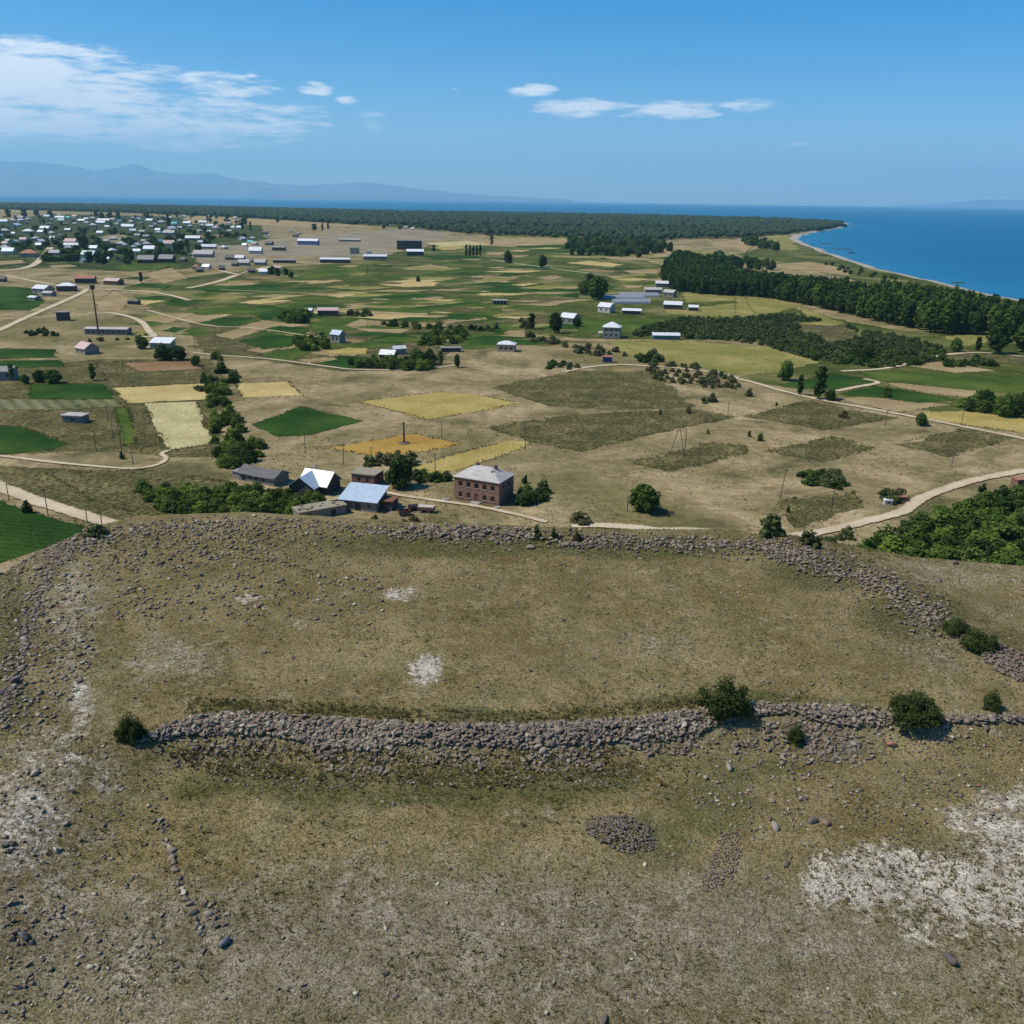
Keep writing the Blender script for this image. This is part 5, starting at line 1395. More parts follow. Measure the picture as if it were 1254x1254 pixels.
# trees that stand on their own: (px, py of the foot, height px, width px, kind, name, label)
SOLO = [
    (490, 597, 37, 36, 'round', 'round_tree', 'big round dark tree casting a shadow beside the reddish stone hut'),
    (788, 626, 33, 42, 'round', 'bushy_tree', 'big dark bushy tree alone by the whitish road below the dry field'),
    (716, 361, 17, 16, 'round', 'broadleaf_tree', 'smaller left tree of the dark clump beside the greenhouses'), (731, 367, 27, 24, 'round', 'broadleaf_tree', 'largest dark tree of the clump beside the greenhouses'),
    (723, 357, 20, 16, 'round', 'broadleaf_tree', 'tree standing behind the dark clump beside the greenhouses'),
    (665, 328, 14, 12, 'round', 'broadleaf_tree', 'dark lone tree among the thin strips right of the field track'), (622, 322, 13, 12, 'round', 'broadleaf_tree', 'dark lone tree just above the field track'),
    (602, 301, 14, 6, 'poplar', 'poplar_tree', 'slim dark poplar at the far end of the bare ground'), (651, 403, 20, 12, 'poplar', 'poplar_tree', 'pointed tree left of the white gabled farmhouse in green fields'),
    (681, 408, 23, 19, 'round', 'broadleaf_tree', 'dark tree covering the left side of the white gabled farmhouse'), (706, 400, 10, 13, 'round', 'broadleaf_tree', 'low tree against the right wall of the white gabled farmhouse'),
    (511, 446, 18, 22, 'round', 'broadleaf_tree', 'dense tree at the right side of the tree garden farmhouse'), (527, 446, 17, 18, 'round', 'broadleaf_tree', 'wide tree in the right half of the tree garden'), (540, 446, 17, 9, 'poplar', 'poplar_tree', 'brownish slim tree at the end of the tree garden'),
    (560, 450, 15, 9, 'round', 'broadleaf_tree', 'lone small dark tree standing on bare ground right of the tree garden'), (962, 466, 23, 19, 'round', 'broadleaf_tree', 'dark rounded tree at the start of the white field road'),
    (979, 484, 25, 10, 'poplar', 'poplar_tree', 'left dark poplar of the pair beside the white field road'), (1002, 489, 40, 20, 'poplar', 'poplar_tree', 'tall dark poplar of the pair beside the white field road'), (1016, 491, 12, 16, 'round', 'broadleaf_tree', 'low round tree at the foot of the tall poplar pair'),
    (1127, 521, 14, 15, 'round', 'round_tree', 'small round dark tree alone below the white field road'), (1206, 498, 17, 16, 'round', 'broadleaf_tree', 'leftmost round tree of the green hedge at the right edge'), (1229, 511, 26, 18, 'round', 'broadleaf_tree', 'tall tree in the green hedge at the right edge'),
    (1250, 506, 20, 20, 'round', 'broadleaf_tree', 'tree cut by the right edge in the green hedge'), (1220, 433, 32, 23, 'belt', 'broadleaf_tree', 'tall dark tree left of the two by the curved lane'), (1251, 431, 31, 22, 'belt', 'broadleaf_tree', 'tall dark tree at the right edge by the curved lane'),
    (1197, 430, 16, 9, 'poplar', 'poplar_tree', 'small pointed tree left of the tall trees by the curved lane'), (1170, 431, 15, 14, 'round', 'broadleaf_tree', 'low dark tree beside the pale pasture near the tree belt'),
    (15, 466, 19, 8, 'poplar', 'poplar_tree', 'slim dark tree beside the dull grey house at the left edge'), (49, 468, 12, 14, 'round', 'broadleaf_tree', 'pointed dark tree in the row above the dark green field'), (66, 469, 14, 20, 'round', 'broadleaf_tree', 'widest tree in the row above the dark green field'),
    (31, 470, 10, 10, 'round', 'broadleaf_tree', 'small grey tree at the left end of the row above the green field'), (114, 466, 20, 10, 'poplar', 'poplar_tree', 'tree at the corner of the olive plot left of the ploughed strip'), (175, 427, 13, 15, 'round', 'broadleaf_tree', 'dark tree at the left end of the white farmhouse roof'),
    (200, 441, 17, 22, 'round', 'broadleaf_tree', 'left dark tree covering the white farmhouse front'), (219, 441, 15, 24, 'round', 'broadleaf_tree', 'right dark tree covering the white farmhouse front'), (240, 448, 12, 11, 'round', 'broadleaf_tree', 'small dark tree at the corner of the straw field hedge'),
    (173, 346, 12, 6, 'poplar', 'poplar_tree', 'lone dark slim tree on the dry slope below the village'), (512, 443, 14, 10, 'round', 'broadleaf_tree', 'rear tree of the tree garden near the grey shed'), (1060, 442, 14, 16, 'round', 'broadleaf_tree', 'dark tree above the tan strip at the scrub edge'),
    (395, 417, 9, 9, 'round', 'broadleaf_tree', 'small tree beside the tiny pale shed'), (512, 345, 7, 6, 'far_round', 'broadleaf_tree', 'tiny dark tree below the white roofed hall'), (531, 308, 8, 6, 'far_tall', 'poplar_tree', 'tiny slim tree right of the dark unfinished block'),
]
for px, py, hp, wp, key, nm, lb in SOLO:
    k = mpp(px, py)
    plant(nm, key, P(px, py), hp * k * 1.02, wp * k, lb, 'tree')
for i in range(5):
    px = 571 + i * 4.3; k = mpp(px, 313)
    plant('poplar_tree', 'far_tall', P(px, 313.5), (12 + rt.uniform(-1, 2)) * k, 4.6 * k, 'dark poplar in the short row of five on the far fields', 'tree', 'row of five poplars on the far fields')


def scatter(poly, n, gap, seed, tries=40):
    """points inside a ground polygon keeping a distance"""
    rr = np.random.default_rng(seed); w = W2(poly)
    xs = [p[0] for p in w]; ys = [p[1] for p in w]; out = []; cell = {}
    m = n * tries
    X = rr.uniform(min(xs), max(xs), m); Y = rr.uniform(min(ys), max(ys), m)
    ok = in_poly(X, Y, w)
    for x, y in zip(X[ok].tolist(), Y[ok].tolist()):
        c = (int(x // gap), int(y // gap))
        if any(hypot(x - a, y - b) < gap for i in (-1, 0, 1) for j in (-1, 0, 1) for a, b in cell.get((c[0] + i, c[1] + j), ())): continue
        cell.setdefault(c, []).append((x, y)); out.append((x, y))
        if len(out) >= n: break
    return out


# the dark belt of tall trees along the lake
BELT = [(812, 347), (830, 357), (870, 361), (928, 364), (985, 373), (1030, 384), (1069, 393), (1110, 402), (1154, 410), (1200, 411), (1254, 412), (1330, 420), (1330, 408), (1254, 399), (1150, 380), (1050, 365), (960, 352), (900, 344), (880, 338), (850, 322), (830, 318), (816, 330)]
pts = scatter(BELT, 1500, 6.6, 4, 60)
pts.sort(key=lambda q: hypot(q[0], q[1]) - (0 if q[0] / q[1] < .57 else -200))
ind = pts[:300]; rest = pts[300:]
for i, (x, y) in enumerate(ind):
    px, py = to_px(x, y, 0)
    lb = 'tall dark tree in the left end of the lakeside tree belt' if px < 930 else ('tall dark tree in the middle of the lakeside tree belt' if px < 1110 else 'tall dark tree in the right end of the lakeside tree belt')
    plant('belt_tree', 'belt', (x, y, 0), rt.uniform(13, 22), rt.uniform(7.5, 11.5), lb, 'tree', lb)


def stuff_mass(name, points, key, hmin, hmax, label, wk=1.0):
    """a wood that reads as one mass: one mesh"""
    meshes = KIND[key][0]; h0 = KIND[key][1]
    src = []
    for m in meshes:
        me = m[1] if isinstance(m, tuple) else m
        n = len(me.vertices); co = np.empty(n * 3); me.vertices.foreach_get('co', co); ti = np.empty(n); me.attributes['tint'].data.foreach_get('value', ti)
        # leaf quads only
        nq = sum(1 for p in me.polygons if p.material_index == 0) * 4
        src.append((co.reshape(-1, 3)[:nq], ti[:nq]))
    V = []; T = []
    for x, y in points:
        v, t = src[rt.randrange(len(src))]
        s = rt.uniform(hmin, hmax) / h0; a = rt.uniform(0, 6.28); c, sn = cos(a), sin(a); w = s * wk * rt.uniform(.85, 1.2)
        V.append(np.stack([(v[:, 0] * c - v[:, 1] * sn) * w + x, (v[:, 0] * sn + v[:, 1] * c) * w + y, v[:, 2] * s], 1)); T.append(np.clip(t + rt.uniform(-.2, .2), 0, 1))
    V = np.concatenate(V); T = np.concatenate(T)
    me = npmesh(name, V, np.arange(len(V)).reshape(-1, 4), M['leafs' if key == 'scrub' else 'leafd'], tint=T)
    return tag(obj(name, me), label, None, None, 'stuff')


stuff_mass('lakeside_woodland', rest, 'far_round', 12, 16, 'rear trees of the lakeside belt reading as one dark mass', .75)
# wood patches in the middle distance
WOODS = [([(690, 300), (700, 313), (780, 317), (822, 308), (822, 300), (760, 296), (700, 294)], 130, 13, 'dark tree in the compact wood beyond the strip fields'), ([(905, 299), (950, 308), (952, 302), (912, 294)], 36, 13, 'dark tree in the small wood before the far shore'),
         ([(820, 318), (880, 318), (940, 326), (960, 332), (900, 330), (840, 324)], 40, 13, 'dark tree in the low row behind the lakeside belt'), ([(1000, 322), (1060, 333), (1120, 346), (1100, 347), (1040, 336)], 16, 12, 'small tree dotted along the lake bank')]
for poly, n, gap, lb in WOODS:
    for x, y in scatter(poly, n, gap, len(lb)):
        f = .4 if 'bank' in lb else 1; plant('broadleaf_tree', 'far_round', (x, y, 0), rt.uniform(9, 15) * f, rt.uniform(11, 17) * f, lb, 'tree', lb)
# the wide pine wood out to the point
FAR = [(1026, 277), (1000, 281), (960, 288), (900, 292), (830, 292), (800, 296), (700, 291), (600, 288), (520, 281), (430, 275), (340, 269), (250, 264.5), (150, 260.5), (0, 256.8), (-120, 254), (-120, 246.5), (0, 249), (150, 251), (300, 254.3), (500, 259.2), (700, 262), (800, 264), (900, 267.3), (1020, 273)]
pts = scatter(FAR, 9000, 30, 9, 12)
# denser along the near edge
for x, y in scatter([(1026, 277), (1000, 282), (960, 289), (900, 293), (830, 293), (800, 297), (700, 292.5), (600, 289), (520, 282.5), (520, 277), (700, 283), (830, 284), (960, 280), (1020, 274)], 2600, 15, 10, 14): pts.append((x, y))
V = []; F = []; T = []; off = 0
r9 = np.random.default_rng(5)
bm = bmesh.new(); bmesh.ops.create_icosphere(bm, subdivisions=2, radius=1); bm.verts.ensure_lookup_table()
ico = np.array([v.co[:] for v in bm.verts]); icof = np.array([[v.index for v in f.verts] for f in bm.faces]); bm.free()
bm = bmesh.new(); bmesh.ops.create_icosphere(bm, subdivisions=1, radius=1)
ico1 = np.array([v.co[:] for v in bm.verts]); ico1f = np.array([[v.index for v in f.verts] for f in bm.faces]); bm.free()
nclump = [(x + r9.normal() * q, y + r9.normal() * q, q) for x, y in pts for q in ((14, 9) if y > 3000 else (7,))]
for x, y, q in nclump:
    far = y > 3000
    s = np.array([r9.uniform(9, 16), r9.uniform(9, 16), r9.uniform(6, 9.5) if y < 5000 else r9.uniform(4, 6.5)]) * (1.0 if far else .62)
    v = ico1 * (1 + r9.normal(size=(12, 1)) * .2) * s
    V.append(v + np.array([x, y, ((6.5 if y < 5000 else 4) if far else 8.5) + r9.uniform(-2, 3)])); F.append(ico1f + off); off += 12; T.append(np.full(12, r9.uniform(.1, .8)))
tag(obj('far_woodland', npmesh('far_woodland', np.concatenate(V), np.concatenate(F), leaf_mat('far_pine_green', (.020, .036, .020), (.036, .058, .030), (.062, .085, .044), .1), tint=np.concatenate(T))),
    'dark green pine wood stretching along the far shore to the point', None, None, 'stuff')
# its floor
field('wood_floor', FAR, 'meadow', 30)

# trees among the village houses
GV = 'trees among the village houses'
for k in range(520):
    px = rt.uniform(-15, 300); py = rt.uniform(265, 322)
    if 262 < px and py > 292: continue
    if py > 312 and (px < 55 or px > 215): continue
    if any(abs(px - a) < w * .5 + 1 and 0 < py - b < 4 for a, b, w, _ in VIL): continue
    s = mpp(px, py); t = rt.random() < .1
    lb = 'slim dark tree rising among the village houses' if t else ('round dark tree in the front gardens of the village' if py > 296 else 'round dark tree among the back rows of village houses')
    plant('village_tree', 'far_tall' if t else 'far_round', P(px, py), rt.uniform(11, 17) if t else rt.uniform(5, 9), None if t else rt.uniform(9, 18), lb, 'tree', lb)
for px, py, hp in ((118, 265, 6), (125, 268, 7), (135, 268, 8), (145, 268, 7), (207, 280, 16), (206, 272, 10), (254, 274, 9), (258, 273, 9), (278, 268, 6), (290, 279, 9), (297, 282, 13), (307, 283, 11), (62, 266, 7), (30, 266, 8), (45, 264, 7), (10, 266, 8), (180, 268, 8), (300, 275, 8), (395, 283, 9), (402, 281, 9), (385, 282, 7), (340, 272, 5), (470, 280, 5), (490, 281, 6), (440, 266, 4), (430, 268, 5), (412, 268, 4),
                   (460, 268, 5), (480, 267, 6), (500, 272, 5), (240, 264, 5), (103, 303, 14), (95, 312, 10), (110, 322, 12), (122, 322, 12), (128, 324, 10), (155, 324, 10), (255, 292, 8), (217, 311, 12), (222, 306, 10), (340, 338, 9), (350, 337, 8), (333, 336, 9), (357, 340, 7)):
    plant('village_tree', 'far_tall' if hp > 8 and px > 200 and py < 300 else 'far_round', P(px, py), hp * mpp(px, py), None, 'dark tree standing out near the back edge of the village' if py < 285 else 'dark tree at the front edge of the village', 'tree', 'taller trees at the village edges')

# shrubs: (polygon, count, gap, kind, hmin, hmax, label)
SHR = [
    ([(255, 462), (273, 468), (288, 515), (322, 550), (318, 560), (290, 560), (263, 545), (256, 505)], 52, 2.8, 'thicket', 1.8, 3.4, 'dark bush in the hedge thicket right of the pale straw field', 'tree'),
    ([(175, 602), (230, 604), (300, 604), (365, 608), (400, 614), (372, 630), (330, 634), (260, 634), (190, 626)], 78, 2.7, 'thicket', 1.8, 3.8, 'dark bushy tree in the thicket below the long shed', 'tree'),
    ([(1044, 684), (1078, 666), (1120, 652), (1165, 636), (1200, 620), (1254, 606), (1340, 596), (1340, 735), (1254, 722), (1150, 704), (1090, 692)], 190, 3.5, 'light_thicket', 2.8, 5.6, 'leafy tree in the dense green thicket beside the pale road', 'tree'),
    ([(792, 447), (850, 447), (880, 458), (906, 466), (905, 479), (860, 475), (802, 466)], 56, 3.6, 'grey_shrub', 1.5, 2.7, 'grey green bush in the patch where the field road bends', 'bush'),
    ([(667, 446), (690, 443), (709, 448), (708, 454), (672, 453)], 10, 3.5, 'shrub', 1.8, 2.6, 'low dark bush in the small patch left of the red roofed hut', 'bush'),
    ([(982, 584), (1000, 580), (1030, 585), (1043, 594), (1020, 599), (990, 594)], 14, 2.2, 'shrub', 1.6, 2.6, 'dark bush in the island clump on the dry field', 'bush'),
    ([(1070, 608), (1090, 604), (1106, 610), (1106, 618), (1080, 617)], 6, 2.4, 'grey_shrub', 1.8, 2.8, 'grey bush around the small white box by the pale road', 'bush'),
    ([(640, 392), (660, 410), (700, 422), (690, 426), (650, 420), (636, 404)], 14, 5, 'grey_shrub', 2, 3.6, 'brownish bush on the slope left of the villa', 'bush'),
    ([(700, 422), (735, 425), (758, 430), (770, 440), (745, 438), (708, 432)], 12, 5, 'grey_shrub', 2, 3.6, 'dull bush on the slope below the villa', 'bush'),
    ([(780, 437), (800, 434), (815, 442), (800, 447), (782, 444)], 9, 4, 'shrub', 2.5, 4.2, 'dark pointed bush in the row below the hay field', 'bush'),
    ([(466, 398), (500, 396), (530, 400), (610, 402), (608, 406), (530, 404), (470, 401)], 24, 6, 'shrub', 2, 4, 'dark bush in the long hedge across the green fields', 'bush'),
    ([(425, 386), (450, 382), (452, 388), (430, 390)], 7, 5, 'shrub', 2.5, 4.5, 'dark bush in the short hedge right of the brick farm', 'bush'),
    ([(345, 388), (372, 386), (376, 396), (350, 396)], 12, 5, 'thicket', 4, 7, 'dark tree left of the brick farm range', 'tree'),
    ([(362, 417), (400, 416), (405, 430), (370, 430)], 18, 4, 'thicket', 3, 5, 'bushy tree left of the tall grey blue house', 'tree'),
    ([(428, 446), (470, 444), (505, 446), (525, 449), (525, 453), (440, 453)], 26, 3.4, 'thicket', 3, 5, 'dark bush in the hedge before the tree garden farmhouse', 'tree'),
    ([(515, 414), (570, 408), (568, 420), (520, 424)], 14, 5, 'thicket', 3, 5.5, 'dark tree in the row behind the tree garden', 'tree'),
    ([(825, 390), (892, 391), (892, 393), (826, 393)], 14, 4.5, 'shrub', 1.8, 2.6, 'dark bush in the dotted row above the scrub', 'bush'),
    ([(28, 408), (50, 404), (74, 407), (70, 412), (32, 412)], 10, 3.5, 'shrub', 2, 3, 'dark bush in the low clump left of the long byre', 'bush'),
    ([(1165, 500), (1200, 490), (1260, 498), (1260, 514), (1200, 506)], 16, 5, 'thicket', 3, 5, 'leafy bush in the green hedge at the right edge', 'tree'),
    ([(1150, 445), (1200, 441), (1215, 448), (1160, 451)], 10, 5, 'shrub', 2.5, 4, 'bush on the lane bank below the tall trees', 'bush'),
    ([(256, 560), (290, 556), (318, 562), (300, 574), (262, 572)], 10, 3.5, 'thicket', 2.5, 4, 'light green bush between the thicket and the long shed', 'tree'),
    ([(260, 436), (270, 440), (292, 470), (286, 474), (262, 452)], 8, 4, 'shrub', 2, 4, 'dark bush along the track right of the olive plot', 'bush'),
    ([(508, 584), (552, 584), (556, 590), (512, 590)], 7, 2.4, 'shrub', 1.6, 2.8, 'small dark bush in the row left of the brick house', 'bush'),
    ([(636, 600), (668, 600), (668, 612), (640, 622)], 9, 2.2, 'shrub', 1.8, 3.4, 'dark bush at the shaded right side of the brick house', 'bush'),
    ([(440, 566), (500, 560), (505, 570), (450, 574)], 10, 3, 'grey_shrub', 1.8, 3.2, 'grey green bush behind the reddish stone hut', 'bush'),
    ([(470, 640), (500, 635), (640, 648), (630, 655), (520, 652)], 8, 3, 'grey_shrub', .8, 1.6, 'small dry bush along the yard track', 'bush'),
    ([(1000, 665), (1040, 650), (1040, 660), (1010, 672)], 8, 2.4, 'grey_shrub', 1.0, 1.8, 'low dry bush on the verge of the pale road', 'bush'),
    ([(100, 418), (180, 410), (184, 414), (110, 420)], 8, 5, 'shrub', 1.2, 2.2, 'low bush along the front of the long byre', 'bush'),
    ([(240, 470), (256, 468), (258, 484), (244, 484)], 5, 4, 'shrub', 1.6, 2.6, 'low bush at the straw field edge', 'bush'),
]
for i, (poly, n, gap, key, h0, h1, lb, ct) in enumerate(SHR):
    for x, y in scatter(poly, n, gap, 50 + i):
        h = rt.uniform(h0, h1); plant('bushy_tree' if ct == 'tree' else 'bush', key, (x, y, 0), h, h * (rt.uniform(1.25, 1.9) if ct == 'tree' else rt.uniform(1.5, 2.4)), lb, ct, lb)
# the low scrub before the belt: the nearest ones on their own, the rest as one mass
SCRUB = [(775, 412), (785, 403), (840, 392), (900, 392), (960, 386), (1000, 392), (1050, 404), (1110, 416), (1148, 425), (1158, 440), (1120, 448), (1060, 450), (1000, 442), (940, 424), (880, 416), (820, 414)]
HOLE = W2(z4((230, 590), (430, 570), (560, 650), (420, 690)))
sp = [q for q in scatter(SCRUB, 1000, 4.8, 77, 40) if not in_poly(np.array([q[0]]), np.array([q[1]]), HOLE)[0]]
sp.sort(key=lambda q: q[1])
for x, y in sp[:110]:
    h = rt.uniform(1.6, 3.4); lb = 'dark bush at the near edge of the wide scrub before the lakeside belt'
    plant('bush', 'scrub', (x, y, 0), h, h * rt.uniform(1.5, 2.4), lb, 'bush', lb)
stuff_mass('scrub', sp[110:], 'scrub', 1.5, 3.8, 'wide dark scrub reading as one mass before the lakeside belt', 1.45)

# lone bushes
for px, py, hp, wp, key, lb in ((940, 657, 22, 37, 'shrub', 'large dark bush where the pale road meets the rim'), (994, 669, 16, 28, 'grey_shrub', 'dark dry bush right of the road end at the rim'), (657, 660, 14, 12, 'grey_shrub', 'left dark bush of three at the rim below the brick house'), (679, 661, 13, 11, 'grey_shrub', 'middle dark bush of three at the rim below the brick house'),
                                (706, 662, 11, 11, 'grey_shrub', 'right grey bush of three at the rim below the brick house'), (709, 640, 11, 30, 'grey_shrub', 'brown dry bush at the start of the whitish road'), (872, 492, 9, 13, 'grey_shrub', 'left rounded bush on the olive slope below the grey patch'), (862, 494, 7, 10, 'grey_shrub', 'right small bush on the olive slope below the grey patch'),
                                (918, 535, 7, 6, 'shrub', 'left of two tiny dark bushes in the tan field'), (931, 540, 9, 9, 'shrub', 'right of two tiny dark bushes in the tan field'), (809, 508, 6, 5, 'shrub', 'tiny dark bush on the olive field'), (843, 506, 7, 8, 'grey_shrub', 'brown bush on the edge of the olive field'), (867, 531, 5, 5, 'shrub', 'tiny green bush below the tilted poles'),
                                (1033, 512, 8, 12, 'grey_shrub', 'brown bush on the patch under the white field road'), (917, 485, 9, 11, 'grey_shrub', 'grey bush beside the white field road bend'), (951, 497, 4, 4, 'shrub', 'tiny dark bush left of the twin poplars'), (965, 627, 8, 4, 'shrub', 'thin dark bush above the rim on the dry verge'), (1202, 602, 9, 9, 'shrub', 'small dark bush between the pale road and the thicket'),
                                (34, 628, 14, 11, 'shrub', 'dark rounded bush beside the dirt road at the left'), (116, 656, 10, 30, 'grey_shrub', 'grey bush at the rim above the left boulders'), (185, 645, 10, 24, 'grey_shrub', 'brown bush beside the road end at the rim'), (1086, 486, 11, 10, 'shrub', 'dark bush in the deep green field under the lane'), (250, 465, 8, 10, 'shrub', 'bush at the corner of the brown strip'),
                                (640, 618, 14, 26, 'round', 'very dark bush leaning on the shaded wall of the brick house'), (664, 604, 15, 20, 'shrub', 'dark green bush right of the brick house'), (642, 592, 10, 9, 'shrub', 'small green bush behind the brick house corner'), (460, 640, 9, 12, 'shrub', 'light green bush at the foot of the blue roofed barn'),
                                (278, 572, 14, 22, 'thicket', 'yellow green bush above the long shed'), (150, 562, 8, 7, 'shrub', 'dark bush at the foot of the twin poles')):
    k = mpp(px, py) if py < 655 else mpp(px, py, ZT - 2)
    var = 2 if key == 'thicket' else None
    plant('bush', key, P(px, py) if py < 655 else H(px, py), hp * k * 1.05, wp * k, lb, 'bush', None, var)
# ------------------------------------------------------------------ stones and scrub of the hilltop
rs = np.random.default_rng(77)


def stone_proto(base, faces, seed, ang=.25):
    r = np.random.default_rng(seed)
    v = base * (1 + r.normal(size=(len(base), 1)) * (.24 if len(base) < 20 else .12))
    for _ in range(9):                                    # cut flat facets
        n = r.normal(size=3); n /= np.linalg.norm(n); d = r.uniform(.32, .72)
        k = v @ n; m = k > d
        v[m] -= np.outer(k[m] - d, n)
    v *= np.array([1.25, r.uniform(.6, .95), r.uniform(.42, .75)])
    return v, faces


SP2 = [stone_proto(ico, icof, i) for i in range(8)]
SP1 = [stone_proto(ico1, ico1f, i + 20) for i in range(8)]


def Hv(px, py):
    px = np.asarray(px, float); py = np.asarray(py, float)
    d = FW[None, :] * FPX + RT[None, :] * (px - 627)[:, None] + UP[None, :] * (627 - py)[:, None]
    z = np.full(px.shape, ZT - 1.0)
    for _ in range(7):
        t = (z - CAMZ) / d[:, 2]; x = d[:, 0] * t; y = d[:, 1] * t; z = hz(x, y)
    return x, y, z


def inside(poly, n):
    xs = [p[0] for p in poly]; ys = [p[1] for p in poly]
    X = rs.uniform(min(xs), max(xs), n * 14); Y = rs.uniform(min(ys), max(ys), n * 14)
    m = in_poly(X, Y, poly)
    return X[m][:n], Y[m][:n]


def along(line, n, spread):
    ln = np.array(line, float); seg = np.linalg.norm(np.diff(ln, axis=0), axis=1); cum = np.r_[0, np.cumsum(seg)]
    t = rs.uniform(0, cum[-1], n)
    return np.interp(t, cum, ln[:, 0]) + rs.normal(size=n) * spread[0], np.interp(t, cum, ln[:, 1]) + rs.normal(size=n) * spread[1]


def sizes(n, a, b, p=2.2):
    return .8 * (a + (b - a) * rs.random(n) ** p)


class Stones:
    def __init__(s): s.V = []; s.F = []; s.T = []; s.o = 0

    def add(s, x, y, z, r, protos, tlo=0.0, thi=1.0, flat=1.0, sink=.3):
        for xx, yy, zz, rr in zip(x, y, z, r):
            v, f = protos[rs.integers(len(protos))]
            a = rs.uniform(0, 2 * pi); c, q = cos(a), sin(a); tl = rs.normal() * .25; ct, st = cos(tl), sin(tl)
            sc = rr * rs.uniform(.8, 1.25, 3) * np.array([1, 1, flat])
            w = v * sc
            w = np.stack([w[:, 0], w[:, 1] * ct - w[:, 2] * st, w[:, 1] * st + w[:, 2] * ct], 1)
            w = np.stack([w[:, 0] * c - w[:, 1] * q, w[:, 0] * q + w[:, 1] * c, w[:, 2]], 1)
            s.V.append(w + np.array([xx, yy, zz + rr * flat * (.55 - sink)])); s.F.append(f + s.o); s.o += len(v)
            s.T.append(np.full(len(v), rs.uniform(max(tlo, .003), thi)))

    def px(s, X, Y, r, protos, lift=0.0, **k):
        x, y, z = Hv(X, Y)
        s.add(x, y, z + lift, r, protos, **k)

    def build(s, name):
        return obj(name, npmesh(name, np.concatenate(s.V), np.concatenate(s.F), M['stone'], tint=np.clip(np.concatenate(s.T), 0, .999)))


# the long rubble wall between the terraces
w = Stones()
WP = [(168, 911), (200, 890), (240, 878), (285, 872), (330, 874), (400, 880), (500, 888), (600, 889), (700, 886), (780, 880), (850, 871), (915, 861), (1000, 862), (1070, 867), (1130, 875), (1190, 877), (1260, 876), (1330, 876),
      (1330, 890), (1260, 888), (1190, 890), (1130, 889), (1080, 894), (1020, 889), (960, 878), (915, 880), (880, 890), (850, 901), (800, 909), (720, 912), (640, 918), (560, 915), (480, 914), (440, 920), (380, 911), (330, 902), (280, 901), (230, 904), (190, 912)]
X, Y = inside(WP, 19000)
x, y, z = Hv(X, Y)
d, sd = seg_dist(x, y, WALL); t = d * sd
core = np.exp(-((t - 1.3) / 1.9) ** 2)                                   # the bank is densest along its crest and frays towards the foot
ragged = vnoise(x / 2.6, y / 2.6, 91, 4) + .5 * vnoise(x / .8, y / .8, 92, 2)
keep = rs.random(len(x)) < np.clip(.0 + .85 * core + 1.0 * ragged, 0, 1)
hump = .24 * core * (1 + .8 * vnoise(x / 1.7, y / 1.7, 93, 2))
zone_t = .45 + .45 * vnoise(x / 7, y / 7, 94, 2)
for q in range(6):                                                      # stretches of greyer and of redder stone
    m = keep & (np.clip((zone_t * 6).astype(int), 0, 5) == q)
    w.add(x[m], y[m], z[m] + (hump * rs.uniform(.2, 1, len(x)))[m], sizes(m.sum(), .05, .50, 3.6), SP1 + SP2[:4], max(0, q / 6 - .35), min(.99, q / 6 + .55))
X, Y = inside(WP, 1100); x, y, z = Hv(X, Y); d, sd = seg_dist(x, y, WALL)
w.add(x, y, z + .3 * np.exp(-((d * sd - 1.2) / 1.7) ** 2), sizes(len(x), .2, .42), SP2, .05, .8)
for poly, n in (([(955, 885), (1010, 880), (1050, 900), (1058, 925), (1010, 935), (985, 915)], 520), ([(930, 885), (1080, 885), (1090, 935), (960, 940)], 300), ([(890, 912), (925, 902), (932, 918), (905, 928)], 90), ([(690, 905), (740, 905), (735, 945), (640, 945), (640, 918)], 260), ([(370, 905), (480, 910), (480, 950), (400, 945)], 300),
                ([(500, 915), (600, 915), (590, 945), (520, 940)], 170), ([(230, 905), (340, 905), (330, 925), (240, 922)], 160), ([(780, 905), (860, 900), (850, 925), (790, 925)], 150)):
    X, Y = inside(poly, n); m = rs.random(len(X)) < .8; w.px(X[m], Y[m], sizes(m.sum(), .10, .42, 2.2), SP2, .03, tlo=0, thi=.8)
tag(w.build('rubble_wall'), 'long collapsed wall of grey and reddish rubble stones across the hilltop', 'wall')

# rubble along the far rim and along the right hand ridge
w = Stones()
X, Y = along([(140, 652), (200, 646), (300, 642), (400, 645), (470, 650), (560, 655), (640, 659)], 1300, (10, 5.5)); w.px(X, Y, sizes(len(X), .14, .55, 2.4), SP1, 0, tlo=.1, thi=1)
X, Y = along([(510, 652), (590, 650), (640, 655), (690, 662)], 350, (12, 6)); w.px(X, Y, sizes(len(X), .2, .6, 1.8), SP2, .2, tlo=.1, thi=.9)
tag(w.build('rubble_bank'), 'stony rubble bank along the far rim below the houses', 'rubble bank')
w = Stones()
X, Y = along([(690, 664), (760, 664), (830, 668), (880, 668), (950, 672), (985, 680)], 1300, (10, 6)); w.px(X, Y, sizes(len(X), .14, .55, 2.2), SP1, .05, tlo=0, thi=.9)
tag(w.build('rubble_bank'), 'stony rubble bank along the far rim below the whitish road', 'rubble bank')
w = Stones()
X, Y = along([(950, 668), (990, 682), (1040, 700), (1080, 715), (1110, 738), (1150, 760)], 1700, (14, 11)); w.px(X, Y, sizes(len(X), .13, .5, 2.2), SP1, .1, tlo=0, thi=.9)
X, Y = inside([(1195, 795), (1225, 790), (1330, 830), (1330, 850), (1254, 838), (1215, 820)], 900); w.px(X, Y, sizes(len(X), .15, .45, 1.8), SP1, .1, tlo=0, thi=.6)
tag(w.build('rubble_bank'), 'grey and reddish rubble ridge running down the right side of the hilltop', 'rubble bank')
